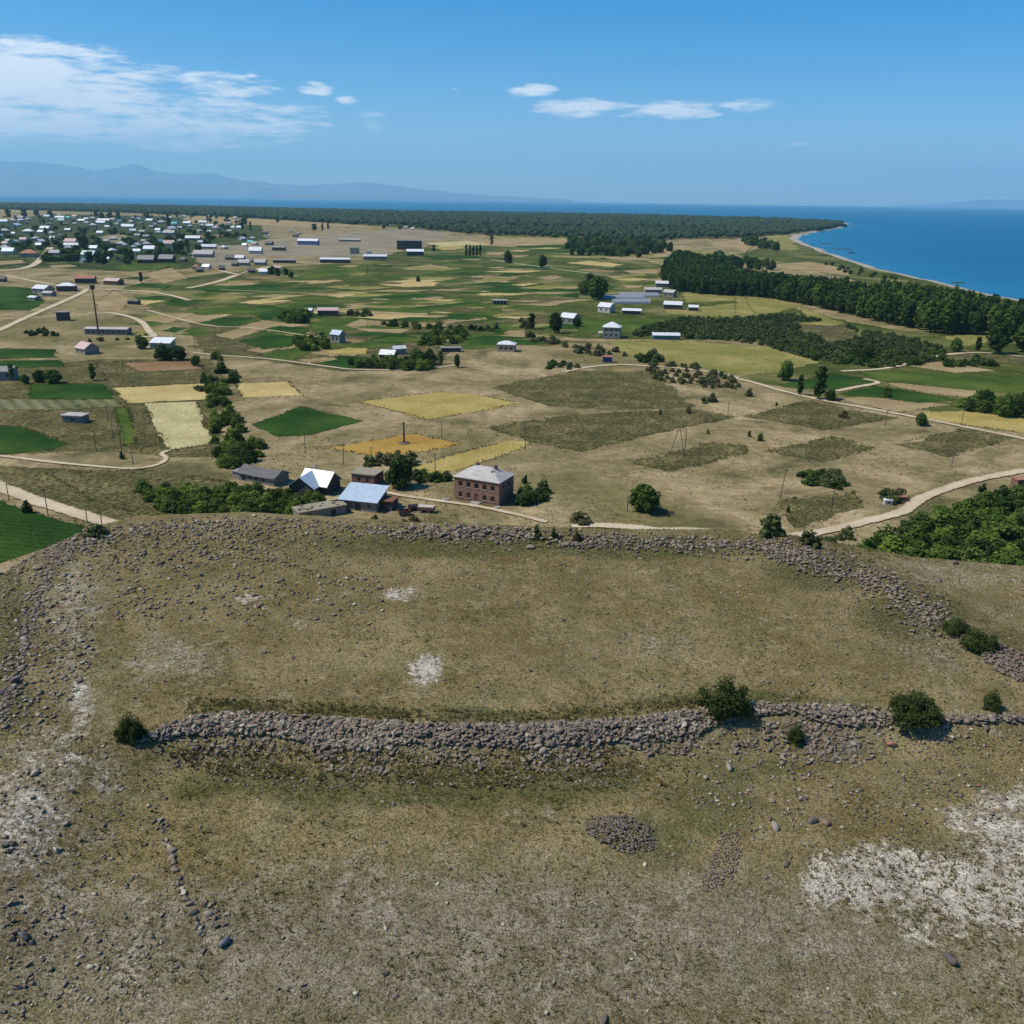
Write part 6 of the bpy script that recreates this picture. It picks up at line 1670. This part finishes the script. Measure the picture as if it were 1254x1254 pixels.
# the fallen side walls at the left
w = Stones()
X, Y = along([(128, 652), (98, 664), (64, 688), (48, 725), (36, 765), (24, 805), (14, 845), (-6, 885)], 900, (6, 5)); w.px(X, Y, sizes(len(X), .10, .5, 2.6), SP2, .0, tlo=0, thi=.75)
X, Y = along([(-20, 700), (20, 690), (60, 676), (98, 660)], 420, (10, 5)); w.px(X, Y, sizes(len(X), .10, .5, 2.4), SP2, .0, tlo=0, thi=.75)
tag(w.build('rubble_bank'), 'fallen stone wall running down the left edge of the hilltop', 'rubble bank')
# a heap of bluish stones
w = Stones()
X, Y = inside([(716, 1004), (735, 999), (770, 1000), (792, 1012), (805, 1030), (800, 1042), (765, 1046), (735, 1034), (718, 1020)], 620)
q = ((X - 760) / 45) ** 2 + ((Y - 1022) / 24) ** 2
x, y, z = Hv(X, Y); w.add(x, y, z + np.clip(1 - q, 0, 1) * .35, sizes(len(X), .1, .24, 1.3), SP1, .02, .38)
tag(w.build('stone_heap'), 'low heap of small bluish grey stones on the lower terrace', 'stone heap')

# pale rock showing through the turf
for px, py, rx, ry, n, lb in ((522, 822, 21, 18, 34, 'rounded pale rock outcrop in the middle of the upper terrace'), (489, 728, 20, 8, 22, 'flat pale rock outcrop left of centre on the upper terrace'), (303, 735, 14, 6, 12, 'small pinkish pale rock outcrop among the left boulders'),
                              (366, 765, 8, 6, 8, 'tiny pale rock outcrop right of the pinkish one'), (320, 744, 10, 4, 7, 'thin pale rock slab below the pinkish outcrop'), (412, 777, 10, 3, 5, 'thin pale rock sliver at the left middle of the terrace')):
    w = Stones(); a = rs.uniform(0, 2 * pi, n); r_ = np.sqrt(rs.random(n))
    x, y, z = Hv(px + np.cos(a) * r_ * rx, py + np.sin(a) * r_ * ry)
    w.add(x, y, z - .12, sizes(n, .35, .9, 1.2), SP2, .93, .999, flat=.3, sink=.42)
    tag(w.build('rock_outcrop'), lb, 'rock outcrop')

# uncountable small stones
w = Stones()
SM = [([(0, 640), (1254, 640), (1254, 1254), (0, 1254)], 15000, .035, .13), ([(190, 905), (800, 915), (780, 965), (300, 965), (200, 940)], 1700, .07, .32), ([(800, 890), (1254, 885), (1254, 1010), (900, 1010), (810, 960)], 1500, .08, .34), ([(100, 655), (470, 655), (470, 765), (120, 760)], 1500, .10, .5), ([(90, 650), (340, 645), (340, 690), (120, 700)], 500, .15, .6),
      ([(0, 900), (190, 900), (230, 1100), (150, 1254), (0, 1254)], 900, .07, .34), ([(0, 690), (110, 660), (120, 800), (60, 900), (0, 900)], 1300, .09, .48), ([(740, 758), (835, 755), (850, 795), (750, 805)], 220, .08, .26), ([(470, 660), (1000, 675), (1000, 730), (470, 720)], 700, .08, .3), ([(990, 700), (1254, 800), (1254, 850), (1000, 770)], 700, .08, .3),
      ([(1040, 680), (1254, 700), (1254, 800), (1120, 740)], 260, .08, .3), ([(850, 1000), (1254, 990), (1254, 1060), (960, 1060)], 350, .07, .26), ([(240, 1040), (520, 1040), (520, 1254), (240, 1254)], 500, .05, .18), ([(860, 700), (1000, 710), (1000, 760), (880, 760)], 200, .08, .28)]
for poly, n, a, b in SM:
    X, Y = inside(poly, n); w.px(X, Y, sizes(len(X), a, b, 3.0), SP1, tlo=.05, thi=1)
X, Y = inside([(880, 1020), (905, 1016), (908, 1050), (900, 1075), (865, 1095), (858, 1080), (872, 1050)], 330); w.px(X, Y, sizes(len(X), .09, .2, 1.4), SP1, .03, tlo=.45, thi=.62)
X, Y = inside([(100, 660), (1150, 690), (1180, 860), (120, 860)], 420); w.px(X, Y, sizes(len(X), .12, .34, 1.6), SP2, 0, tlo=0, thi=.8)
X, Y = inside([(0, 900), (1254, 900), (1254, 1254), (0, 1254)], 380); w.px(X, Y, sizes(len(X), .10, .28, 1.8), SP2, 0, tlo=0, thi=1)
tag(w.build('loose_stones'), 'countless small loose stones strewn over the dry hilltop', None, None, 'stuff')

# boulders one can pick out
PB = []
for i, (v, f) in enumerate([stone_proto(ico, icof, 60 + i) for i in range(9)]):
    PB.append(npmesh('boulder', v, f, M['stone'], tint=np.zeros(len(v))))
nb = [0]


def boulder(px, py, r, label, group=None, flat=.85, mat=None, sink=.12):
    x, y, z = Hv([px], [py])
    o = obj('boulder', PB[rs.integers(len(PB))] if mat is None else mat, None, (x[0], y[0], z[0] + r * flat * (.5 - sink)))
    o.rotation_euler = (rs.normal() * .2, rs.normal() * .2, rs.uniform(0, 6.28)); o.scale = (r * rs.uniform(.72, 1.05), r * rs.uniform(.8, 1.1), r * flat * 1.15)
    tag(o, label, 'boulder', group); nb[0] += 1
    return o


for line, n, sp_, a, b, lb in (
        ([(5, 692), (60, 668), (110, 655), (150, 650)], 22, (6, 5), .4, .9, 'grey boulder on the left rim above the dark green field'),
        ([(60, 690), (45, 735), (28, 780), (18, 830), (5, 870)], 30, (6, 10), .35, .85, 'dark boulder in the line down the left edge of the hilltop'),
        ([(180, 660), (260, 662), (330, 665)], 18, (26, 10), .3, .75, 'boulder in the loose scatter at the left end of the upper terrace'),
        ([(150, 700), (260, 705), (400, 700)], 18, (40, 22), .25, .6, 'half sunk boulder in the turf of the upper left terrace'),
        ([(480, 655), (560, 650), (650, 657)], 20, (20, 6), .35, .75, 'boulder on the far rim below the brick house'),
        ([(700, 664), (800, 668), (900, 668)], 24, (20, 6), .3, .65, 'boulder on the far rim below the whitish road'),
        ([(960, 672), (1040, 702), (1110, 735), (1200, 790)], 26, (16, 10), .3, .65, 'boulder on the right rubble ridge'),
        ([(210, 905), (270, 900), (330, 905), (400, 915), (500, 918), (640, 922), (780, 912), (870, 895)], 30, (12, 5), .35, .7, 'boulder along the foot of the rubble wall'),
        ([(890, 905), (1000, 930), (1050, 905), (1150, 892), (1250, 890)], 28, (26, 9), .3, .62, 'boulder below the right half of the rubble wall'),
        ([(40, 960), (60, 1010), (20, 1060)], 20, (26, 16), .25, .55, 'boulder on the pale stony ground at the lower left'),
        ([(5, 1080), (18, 1130), (28, 1180), (32, 1240)], 26, (8, 10), .2, .5, 'grey boulder in the row at the lower left corner'),
        ([(180, 985), (200, 1020), (215, 1060), (225, 1095), (240, 1130), (250, 1150)], 50, (1.8, 3), .24, .55, 'stone in the sunken row down the lower left terrace'),
        ([(255, 1098), (262, 1115), (270, 1130)], 16, (7, 4), .2, .46, 'stone in the short second row beside the sunken row'),
        ([(760, 1000), (850, 960), (960, 960), (1100, 950), (1230, 950)], 26, (40, 22), .2, .42, 'stone lying loose below the right part of the wall')):
    X, Y = along(line, n, sp_)
    for px, py, r in zip(X, Y, sizes(n, a, b, 1.6)): boulder(px, py, r, lb, lb)
def tinted(name, c):
    v, f = stone_proto(ico, icof, len(name)); return npmesh('boulder', v, f, plain_mat(name, c, var=.3, scale=2, bump=.5), tint=np.zeros(len(v)))
boulder(1095, 912, .55, 'single reddish boulder below the right half of the wall', None, .8, tinted('red_stone', (.34, .15, .10)))
boulder(1163, 1180, .62, 'dark boulder alone at the lower edge of the bare white patch', None, 1.0, tinted('dark_stone', (.10, .085, .075)))
boulder(274, 1157, .55, 'large bluish grey boulder at the end of the sunken stone row', None, 1.0, tinted('blue_stone', (.15, .15, .17)))
boulder(482, 986, .42, 'lone brown boulder on the grass below the rubble wall', None, .8, tinted('brown_stone', (.19, .16, .12)))
boulder(1198, 963, .3, 'small red stone right of the reddish boulder', None, .8, tinted('red_stone_b', (.36, .12, .08)))
boulder(892, 942, .62, 'pale flat topped boulder left below the stone tumble', None, .7, tinted('pale_stone', (.27, .245, .2)))
boulder(863, 953, .45, 'pale boulder left of the flat topped one', None, .8, tinted('pale_stone_c', (.28, .25, .2)))
boulder(948, 1013, .55, 'pale boulder left of the pair above the bare white patch', None, .8, tinted('pale_stone_d', (.25, .22, .18)))
boulder(995, 1008, .6, 'dark based boulder in the pair above the bare white patch', None, .8)
boulder(1013, 1010, .5, 'right boulder of the pair above the bare white patch', None, .8)
boulder(962, 1060, .45, 'brown boulder at the left tip of the bare white patch', None, .8, tinted('brown_stone_b', (.17, .13, .09)))
boulder(473, 1192, .35, 'brown stone near the bottom edge left of centre', None, .8, tinted('brown_stone_c', (.18, .15, .11)))
boulder(738, 1252, .55, 'grey boulder cut by the bottom edge', None, .7)
boulder(650, 822, .28, 'small dark stone right of the rounded pale outcrop', None, .9, tinted('dark_stone_b', (.07, .06, .06)))
boulder(774, 1175, .22, 'whitish stone on the bare lower terrace', None, .8, tinted('white_stone', (.5, .47, .4)))
boulder(20, 836, .6, 'largest dark boulder at the left edge of the hilltop', None, 1.1, tinted('dark_stone_c', (.11, .095, .085)))
boulder(30, 1150, .55, 'tall dark boulder in the lower left corner row', None, 1.2, tinted('dark_stone_d', (.12, .11, .105)))
boulder(1150, 711, .75, 'long brown rock lying on the tan slope right of the ridge', None, .45, tinted('long_rock', (.17, .125, .105)))
boulder(1252, 716, .6, 'dark rock at the right edge of the tan slope', None, .9)
boulder(1170, 690, .6, 'grey rock at the edge above the green thicket', None, .8)

# thorny bushes on the hilltop
tree_kind('thorn', ['leafj', 'leafj', 'leafj'], 3.0, 4.0, .05, 66, 90, .095, 'thorn', .07, 3, 16)
for px, py, hp, wp, lb in ((886, 872, 46, 58, 'large dark thorn bush growing at the top of the rubble wall'), (1118, 880, 36, 60, 'wide dark thorn bush on the right part of the wall'), (160, 904, 36, 31, 'dark thorn bush at the left end of the rubble wall'), (1213, 868, 27, 20, 'small upright bush near the right end of the wall'),
                           (974, 908, 28, 20, 'small dark bush inside the stone tumble'), (1197, 793, 24, 38, 'dark green bush on the right rubble ridge'), (1172, 775, 20, 30, 'upper green bush on the right rubble ridge')):
    p = H(px, py); k = mpp(px, py, p[2])
    plant('thorn_bush', 'thorn', p, hp * k * .84, wp * k * .95, lb, 'bush')


# grass tufts: on the hill, and coarse weeds on the plain
def tufts(name, x, y, z, s, tint, blades, label):
    n = len(x); V = np.zeros((n, blades, 3, 3)); a = rs.uniform(0, 2 * pi, (n, blades)); h = s[:, None] * rs.uniform(.5, 1.1, (n, blades)); wd = s[:, None] * rs.uniform(.12, .28, (n, blades))
    ca, sa = np.cos(a), np.sin(a); lean = s[:, None] * rs.uniform(.3, .9, (n, blades)); b0 = s[:, None] * rs.uniform(0, .35, (n, blades))
    bx = x[:, None] + ca * b0; by = y[:, None] + sa * b0
    V[:, :, 0] = np.stack([bx - sa * wd, by + ca * wd, np.repeat(z[:, None] - .02, blades, 1)], -1)
    V[:, :, 1] = np.stack([bx + sa * wd, by - ca * wd, np.repeat(z[:, None] - .02, blades, 1)], -1)
    V[:, :, 2] = np.stack([bx + ca * lean, by + sa * lean, z[:, None] + h], -1)
    T = np.clip(np.repeat(tint, blades * 3) + rs.normal(size=n * blades * 3) * .05, 0, 1)
    return tag(obj(name, npmesh(name, V.reshape(-1, 3), np.arange(n * blades * 3).reshape(-1, 3), M['tuft'], tint=T)), label, None, None, 'stuff')


n = 120000
x = rs.uniform(-75, 75, n); y = 34 + 92 * rs.random(n) ** 1.0
z = hz(x, y); px, py = to_px(x, y, z)
ok = (px > -30) & (px < 1284) & (py < 1290) & (py > 640)
dens = .5 + .5 * vnoise(x / 6, y / 6, 55, 3) + .25 * vnoise(x / 1.5, y / 1.5, 56, 2)
white = np.exp(-(((px - 1140) / 150) ** 2 + ((py - 1090) / 65) ** 2)) + np.exp(-(((px - 40) / 60) ** 2 + ((py - 980) / 60) ** 2)) + np.exp(-(((px - 522) / 28) ** 2 + ((py - 822) / 24) ** 2))
ok &= rs.random(n) < np.clip(dens, .12, 1) * np.clip(1 - .72 * white, .1, 1)
dW, sW = seg_dist(x, y, WALL); tW = dW * sW
gr = np.exp(-((tW + 1.3) / 1.7) ** 2) * (px > 230) * (px < 1000) + np.exp(-((tW - 6.3) / 2.6) ** 2) * (px > 180) * (px < 860) * .8 + np.exp(-((py - 665) / 20) ** 2) * .6 + np.exp(-((px - 8) / 30) ** 2 - ((py - 800) / 90) ** 2) + np.exp(-((px - 1120 + (760 - py) * 1.0) / 60) ** 2) * (py < 800) * .6
tn = np.clip(.52 + .28 * vnoise(x / 9, y / 9, 58, 3) + rs.normal(size=n) * .16 - .5 * np.clip(gr, 0, 1), 0, 1)
s = rs.uniform(.05, .17, n) * (1 + .9 * np.clip(gr, 0, 1)) * np.where(rs.random(n) < .06, 1.8, 1)
# darker clumps on the bare pale ground
X, Y = inside([(985, 1060), (1040, 1035), (1120, 1040), (1254, 1020), (1254, 1160), (1180, 1165), (1090, 1135), (1000, 1100)], 520); xc, yc, zc = Hv(X, Y)
X5, Y5 = inside(WP, 1300); x5, y5, z5_ = Hv(X5, Y5); m5 = vnoise(x5 / 2.2, y5 / 2.2, 98, 3) > .08; x5, y5, z5_ = x5[m5], y5[m5], z5_[m5] + .1
X4, Y4 = inside([(0, 650), (1254, 660), (1254, 1254), (0, 1254)], 5200); x4, y4, z4_ = Hv(X4, Y4); m4 = vnoise(x4 / 5, y4 / 5, 97, 3) > -.05; x4, y4, z4_ = x4[m4], y4[m4], z4_[m4]
X2, Y2 = inside([(230, 854), (400, 861), (500, 869), (600, 871), (700, 867), (850, 855), (1000, 850), (1000, 860), (850, 868), (700, 882), (600, 886), (500, 884), (400, 876), (230, 874)], 900); x2, y2, z2_ = Hv(X2, Y2)
X3, Y3 = inside([(190, 915), (330, 908), (520, 925), (780, 915), (780, 950), (600, 965), (250, 950)], 1500); x3, y3, z3_ = Hv(X3, Y3)
xa = np.concatenate([x[ok], xc, x2, x3, x4, x5]); ya = np.concatenate([y[ok], yc, y2, y3, y4, y5]); za = np.concatenate([z[ok], zc, z2_, z3_, z4_, z5_])
sa_ = np.concatenate([s[ok], rs.uniform(.14, .34, len(xc)), rs.uniform(.16, .38, len(x2)), rs.uniform(.14, .4, len(x3)), rs.uniform(.14, .32, len(x4)), rs.uniform(.2, .42, len(x5))])
ta_ = np.concatenate([tn[ok], rs.uniform(.12, .4, len(xc)), rs.uniform(0, .3, len(x2)), rs.uniform(0, .3, len(x3)), rs.uniform(.02, .4, len(x4)), rs.uniform(.02, .35, len(x5))])
tufts('grass', xa, ya, za, sa_, ta_, 5, 'sparse dry grass tufts covering the hilltop')
n = 26000
px = rs.uniform(-20, 1274, n); py = 400 + 290 * rs.random(n) ** .8
t = -CAMZ / (FW[2] * FPX + RT[2] * (px - 627) + UP[2] * (627 - py)); x = (RT[0] * (px - 627) + UP[0] * (627 - py)) * t; y = (FW[1] * FPX + RT[1] * (px - 627) + UP[1] * (627 - py)) * t
m = np.hypot(x, y); dn = vnoise(x / 25, y / 25, 61, 4)
ok = (y > 185) & (dn + .35 * vnoise(x / 4, y / 4, 62, 2) > .02)
ok &= hz(x, y) < 0
for mk, pts in FIELDS:
    if mk in ('deep', 'green', 'straw', 'ochre', 'pale', 'yellow'):
        ok &= ~in_poly(px, py, pts)
for ln in ([(0, 596), (90, 628), (175, 651)], [(965, 657), (1010, 651), (1060, 639), (1105, 627), (1130, 610), (1180, 592), (1254, 577)], [(920, 468), (1000, 489), (1130, 513), (1254, 538)], [(735, 643), (850, 650), (910, 655)]):
    d, _ = seg_dist(px, py, ln); ok &= d > 6
ex = []; ey = []
for mk, pts in FIELDS:
    wp_ = W2(pts)
    if min(q[1] for q in wp_) > 1000: continue
    for (ax, ay), (bx, by) in zip(wp_, wp_[1:] + wp_[:1]):
        L = hypot(bx - ax, by - ay); m = int(L / (.45 if ay < 480 else .9)); tt = rs.random(m)
        g = vnoise((ax + (bx - ax) * tt) / 9, (ay + (by - ay) * tt) / 9, 71, 2) > -.25
        ex.append((ax + (bx - ax) * tt + rs.normal(size=m) * .55)[g]); ey.append((ay + (by - ay) * tt + rs.normal(size=m) * .55)[g])
ex = np.concatenate(ex); ey = np.concatenate(ey); g = hz(ex, ey) < 0; ex = ex[g]; ey = ey[g]; m = len(ex)
tufts('weeds', ex, ey, np.full(m, .1), rs.uniform(.2, .7, m), np.clip(rs.normal(size=m) * .14 + .2, 0, 1), 4, 'weedy margins along the plot borders')
tufts('weeds', x[ok], y[ok], np.zeros(ok.sum()), rs.uniform(.15, .55, ok.sum()), np.clip(rs.normal(size=ok.sum()) * .16 + .28, 0, 1), 5, 'coarse dry weeds dotting the plain')

# ------------------------------------------------------------------ poles and small things
def pole_meshes():
    s = MB(); s.tube((0, 0, -.3), (0, 0, 8.6), .15, .1, 8); a = s.mesh('shaft', M['wood'])
    s = MB(); s.box(-.75, -.06, 7.9, .75, .06, 8.02); b = s.mesh('crossarm', M['wood'])
    s = MB(); s.tube((0, 0, 0), (0, 0, .2), .05, .06, 6); c = s.mesh('insulator', M['palewall'])
    return a, b, c
PM = pole_meshes()
POLES = [(374, 555, 29, 'wooden pole beside the dark green diamond field'), (421, 570, 27, 'wooden pole behind the white roofed house'), (455, 568, 21, 'wooden pole left of the ochre field edge'), (541, 536, 19, 'wooden pole at the tip of the ochre field'), (533, 577, 22, 'wooden pole in the yellow strip left of the brick house'),
         (643, 551, 36, 'wooden pole at the tip of the yellow strip'), (855, 571, 29, 'wooden pole right of the crossed poles'), (866, 517, 10, 'short pole on the olive field edge'), (891, 513, 20, 'pale pole at the right tip of the olive field'), (955, 611, 37, 'tilted wooden pole above the bush at the rim'), (1018, 627, 27, 'wooden pole with a leaning strut below the bush clump'),
         (984, 655, 23, 'wooden pole beside the end of the pale road'), (991, 520, 21, 'wooden pole on the patch below the twin poplars'), (990, 566, 26, 'wooden pole on the lower olive patch'), (1084, 522, 18, 'pole beside the white field road'), (1177, 522, 19, 'pale pole on the far side of the white field road'), (1165, 571, 31, 'tilted wooden pole near the furrowed slope at right'),
         (11, 612, 18, 'pole at the left edge on the dirt road'), (59, 632, 32, 'pole in the middle of the left roadside'), (107, 640, 18, 'short pole at the dirt road edge near the green field'), (125, 644, 21, 'pole standing at the end of the dirt road'), (212, 632, 13, 'short pole at the left end of the dark thicket'), (132.5, 516, 16, 'pole above the striped plot'), (139, 538, 25, 'left pole of the two at the striped plot'),
         (150, 560, 42, 'pole with a dark bush at its foot on the striped plot'), (163, 568, 15, 'right pole near the bend of the thin track'), (118, 552, 22, 'pole in the dry ground left of the striped plot'), (260, 562, 17, 'pole at the lower corner of the pale straw field'), (239, 430, 18, 'pole right of the white farmhouse bushes'), (768, 627, 16, 'short pole left of the big bushy tree'), (352, 440, 12, 'pole among the green plots')]
for px, py, hp, lb in POLES:
    k = mpp(px, py); h = min(max(hp * k * 1.03, 4), 11)
    e = empty('utility_pole', P(px, py), rt.uniform(-.5, .5)); tag(e, lb, 'pole')
    e.scale = (1, 1, h / 8.6)
    if 'tilted' in lb: e.rotation_euler.y = .10
    obj('shaft', PM[0], e)
    if hp > 15:
        c = obj('crossarm', PM[1], e)
        for u in (-.6, 0.3, .6): obj('insulator', PM[2], c, (u, 0, 8.02))
    if 'strut' in lb:
        s = MB(); s.tube((-2.6, 0, -.1), (-.16, 0, 5.6), .1, .08, 6); s.build('strut', M['wood'], e)
# thick post in the ochre field with the dark earth round its foot
e = empty('thick_post', P(495, 543)); tag(e, 'thick dark post on a dark patch in the ochre field', 'post')
s = MB(); s.tube((0, 0, 0), (0, 0, 7.2), .34, .26, 9); s.build('shaft', M['steel'], e)
s = MB(); s.tube((0, 0, -.1), (0, 0, .55), 2.6, 1.3, 12); s.build('mound', plain_mat('dark_earth', (.10, .075, .045), var=.4, scale=2, bump=.5), e)
s = MB(); s.tube((0, 0, 7.2), (0, 0, 7.5), .4, .4, 9); s.build('cap', M['steel'], e)
# crossed leaning poles
e = empty('crossed_poles', P(838, 559)); tag(e, 'tripod of leaning dark poles on the dry field', 'poles'); k = mpp(838, 559)
s = MB(); s.tube((0, 0, -.2), (-2.2, .3, 10.2), .14, .1, 7); s.build('leaning_pole', M['wood'], e)
s = MB(); s.tube((-3.6, 6, -.2), (-2.25, .5, 9.9), .12, .1, 7); s.build('leaning_pole', M['wood'], e)
s = MB(); s.tube((.15, .5, -.2), (.2, .5, 8.6), .13, .1, 7); s.build('upright_pole', M['wood'], e)
s = MB(); s.tube((-1.6, .35, 7.0), (.3, .5, 7.4), .07, .07, 6); s.build('tie_bar', M['wood'], e)


def trailer(px, py, rz, label, load, L=4.2, name='farm_trailer'):
    e = empty(name, P(px, py), rz); tag(e, label, 'trailer')
    s = MB(); s.box(-L / 2, -1.0, .75, L / 2, 1.0, .9); s.build('bed', M['steel'], e)
    s = MB(); s.box(-L / 2, -1.0, .902, L / 2, -.94, 1.5); s.box(-L / 2, .94, .902, L / 2, 1.0, 1.5); s.box(-L / 2, -.938, .902, -L / 2 + .06, .938, 1.5); s.box(L / 2 - .06, -.938, .902, L / 2, .938, 1.5); s.build('side_boards', M['rust'], e)
    s = MB(); s.tube((L / 2, 0, .8), (L / 2 + 1.6, 0, .5), .08, .06, 6); s.build('drawbar', M['steel'], e)
    for x in (-L * .25, L * .2):
        for y in (-1.02, 1.02):
            s = MB(); s.tube((x, y - .13, .42), (x, y + .13, .42), .42, .42, 14); w_ = s.build('wheel', M['darkwall'], e)
            s = MB(); s.tube((x, y - .15, .42), (x, y + .15, .42), .2, .2, 10); s.build('rim', M['greywall'], w_)
    if load:
        s = MB(); s.box(-L / 2 + .1, -.9, .903, L / 2 - .1, .9, 1.75); s.build('load', M[load], e)


trailer(522, 627, radians(-8), 'dark farm trailer loaded with pale blocks left of the brick house', 'palewall', 4.6)
trailer(495, 631, radians(20), 'empty rusty farm trailer in the yard by the blue roofed barn', None, 3.2)
e = empty('water_tank', P(506, 625), .4); tag(e, 'dark round metal tank beside the loaded trailer', 'tank')
s = MB(); s.tube((-1.3, 0, 1.0), (1.3, 0, 1.0), .8, .8, 14); s.build('barrel', M['steel'], e)
s = MB(); s.box(-1.0, -.6, 0, -.7, .6, .4); s.box(.7, -.6, 0, 1.0, .6, .4); s.build('cradle', M['rust'], e)
building('white_cabin', 'small white box cabin among grey bushes beside the pale road', 'cabin', P(1087, 618), radians(-5), 2.2, 1.5, 1.3, 'flat', 0, 'palewall', 'bright', {'f': [(.7, .5, .7, .5)]}, None, ov=.08)
building('brown_cabin', 'small brown box cabin with a reddish top right of the white one', 'cabin', P(1104, 614), radians(-10), 2.4, 1.6, 1.4, 'flat', 0, 'brownwall', 'redroof', {'f': [(.8, .5, .7, .5)]}, None, ov=.12)
building('brown_cabin', 'brown cabin half hidden behind the thicket at the right edge', 'cabin', P(1250, 600), radians(5), 5.0, 3.2, 3.4, 'flat', 0, 'tuff', 'redroof', {'f': [(1.2, 1.2, .9, .9)]}, None, ov=.15)
# reed islets off the shore
for px, py, wx, wy, lb in ((1022, 294, 10, 2.2, 'small reed islet nearest the sandy bay'), (1014, 298.5, 12, 1.8, 'thin reed islet below the bay'), (1030, 305, 24, 2.2, 'longest reed islet off the shore'), (1043, 310, 6, 4, 'dark clump at the end of the longest reed islet'), (1173, 346.5, 11, 2.4, 'lone reed islet off the right shore')):
    k = mpp(px, py, -1.6); c = P(px, py, -1.6); L = wx * k; D = min(L * .35, 16)
    pts = [(c[0] + rt.uniform(-.5, .5) * L, c[1] + rt.uniform(-.5, .5) * D) for _ in range(26)]
    V = []; F = []; o_ = 0
    for x, y in pts:
        v = ico1 * (1 + rs.normal(size=(12, 1)) * .15) * np.array([L * .09, D * .16, 1.0 if wy < 3 else 2.2]) + np.array([x, y, -1.5]); V.append(v); F.append(ico1f + o_); o_ += 12
    tag(obj('reed_islet', npmesh('reed_islet', np.concatenate(V), np.concatenate(F), M['leafg'], tint=np.full(o_, .4))), lb, 'reed islet')
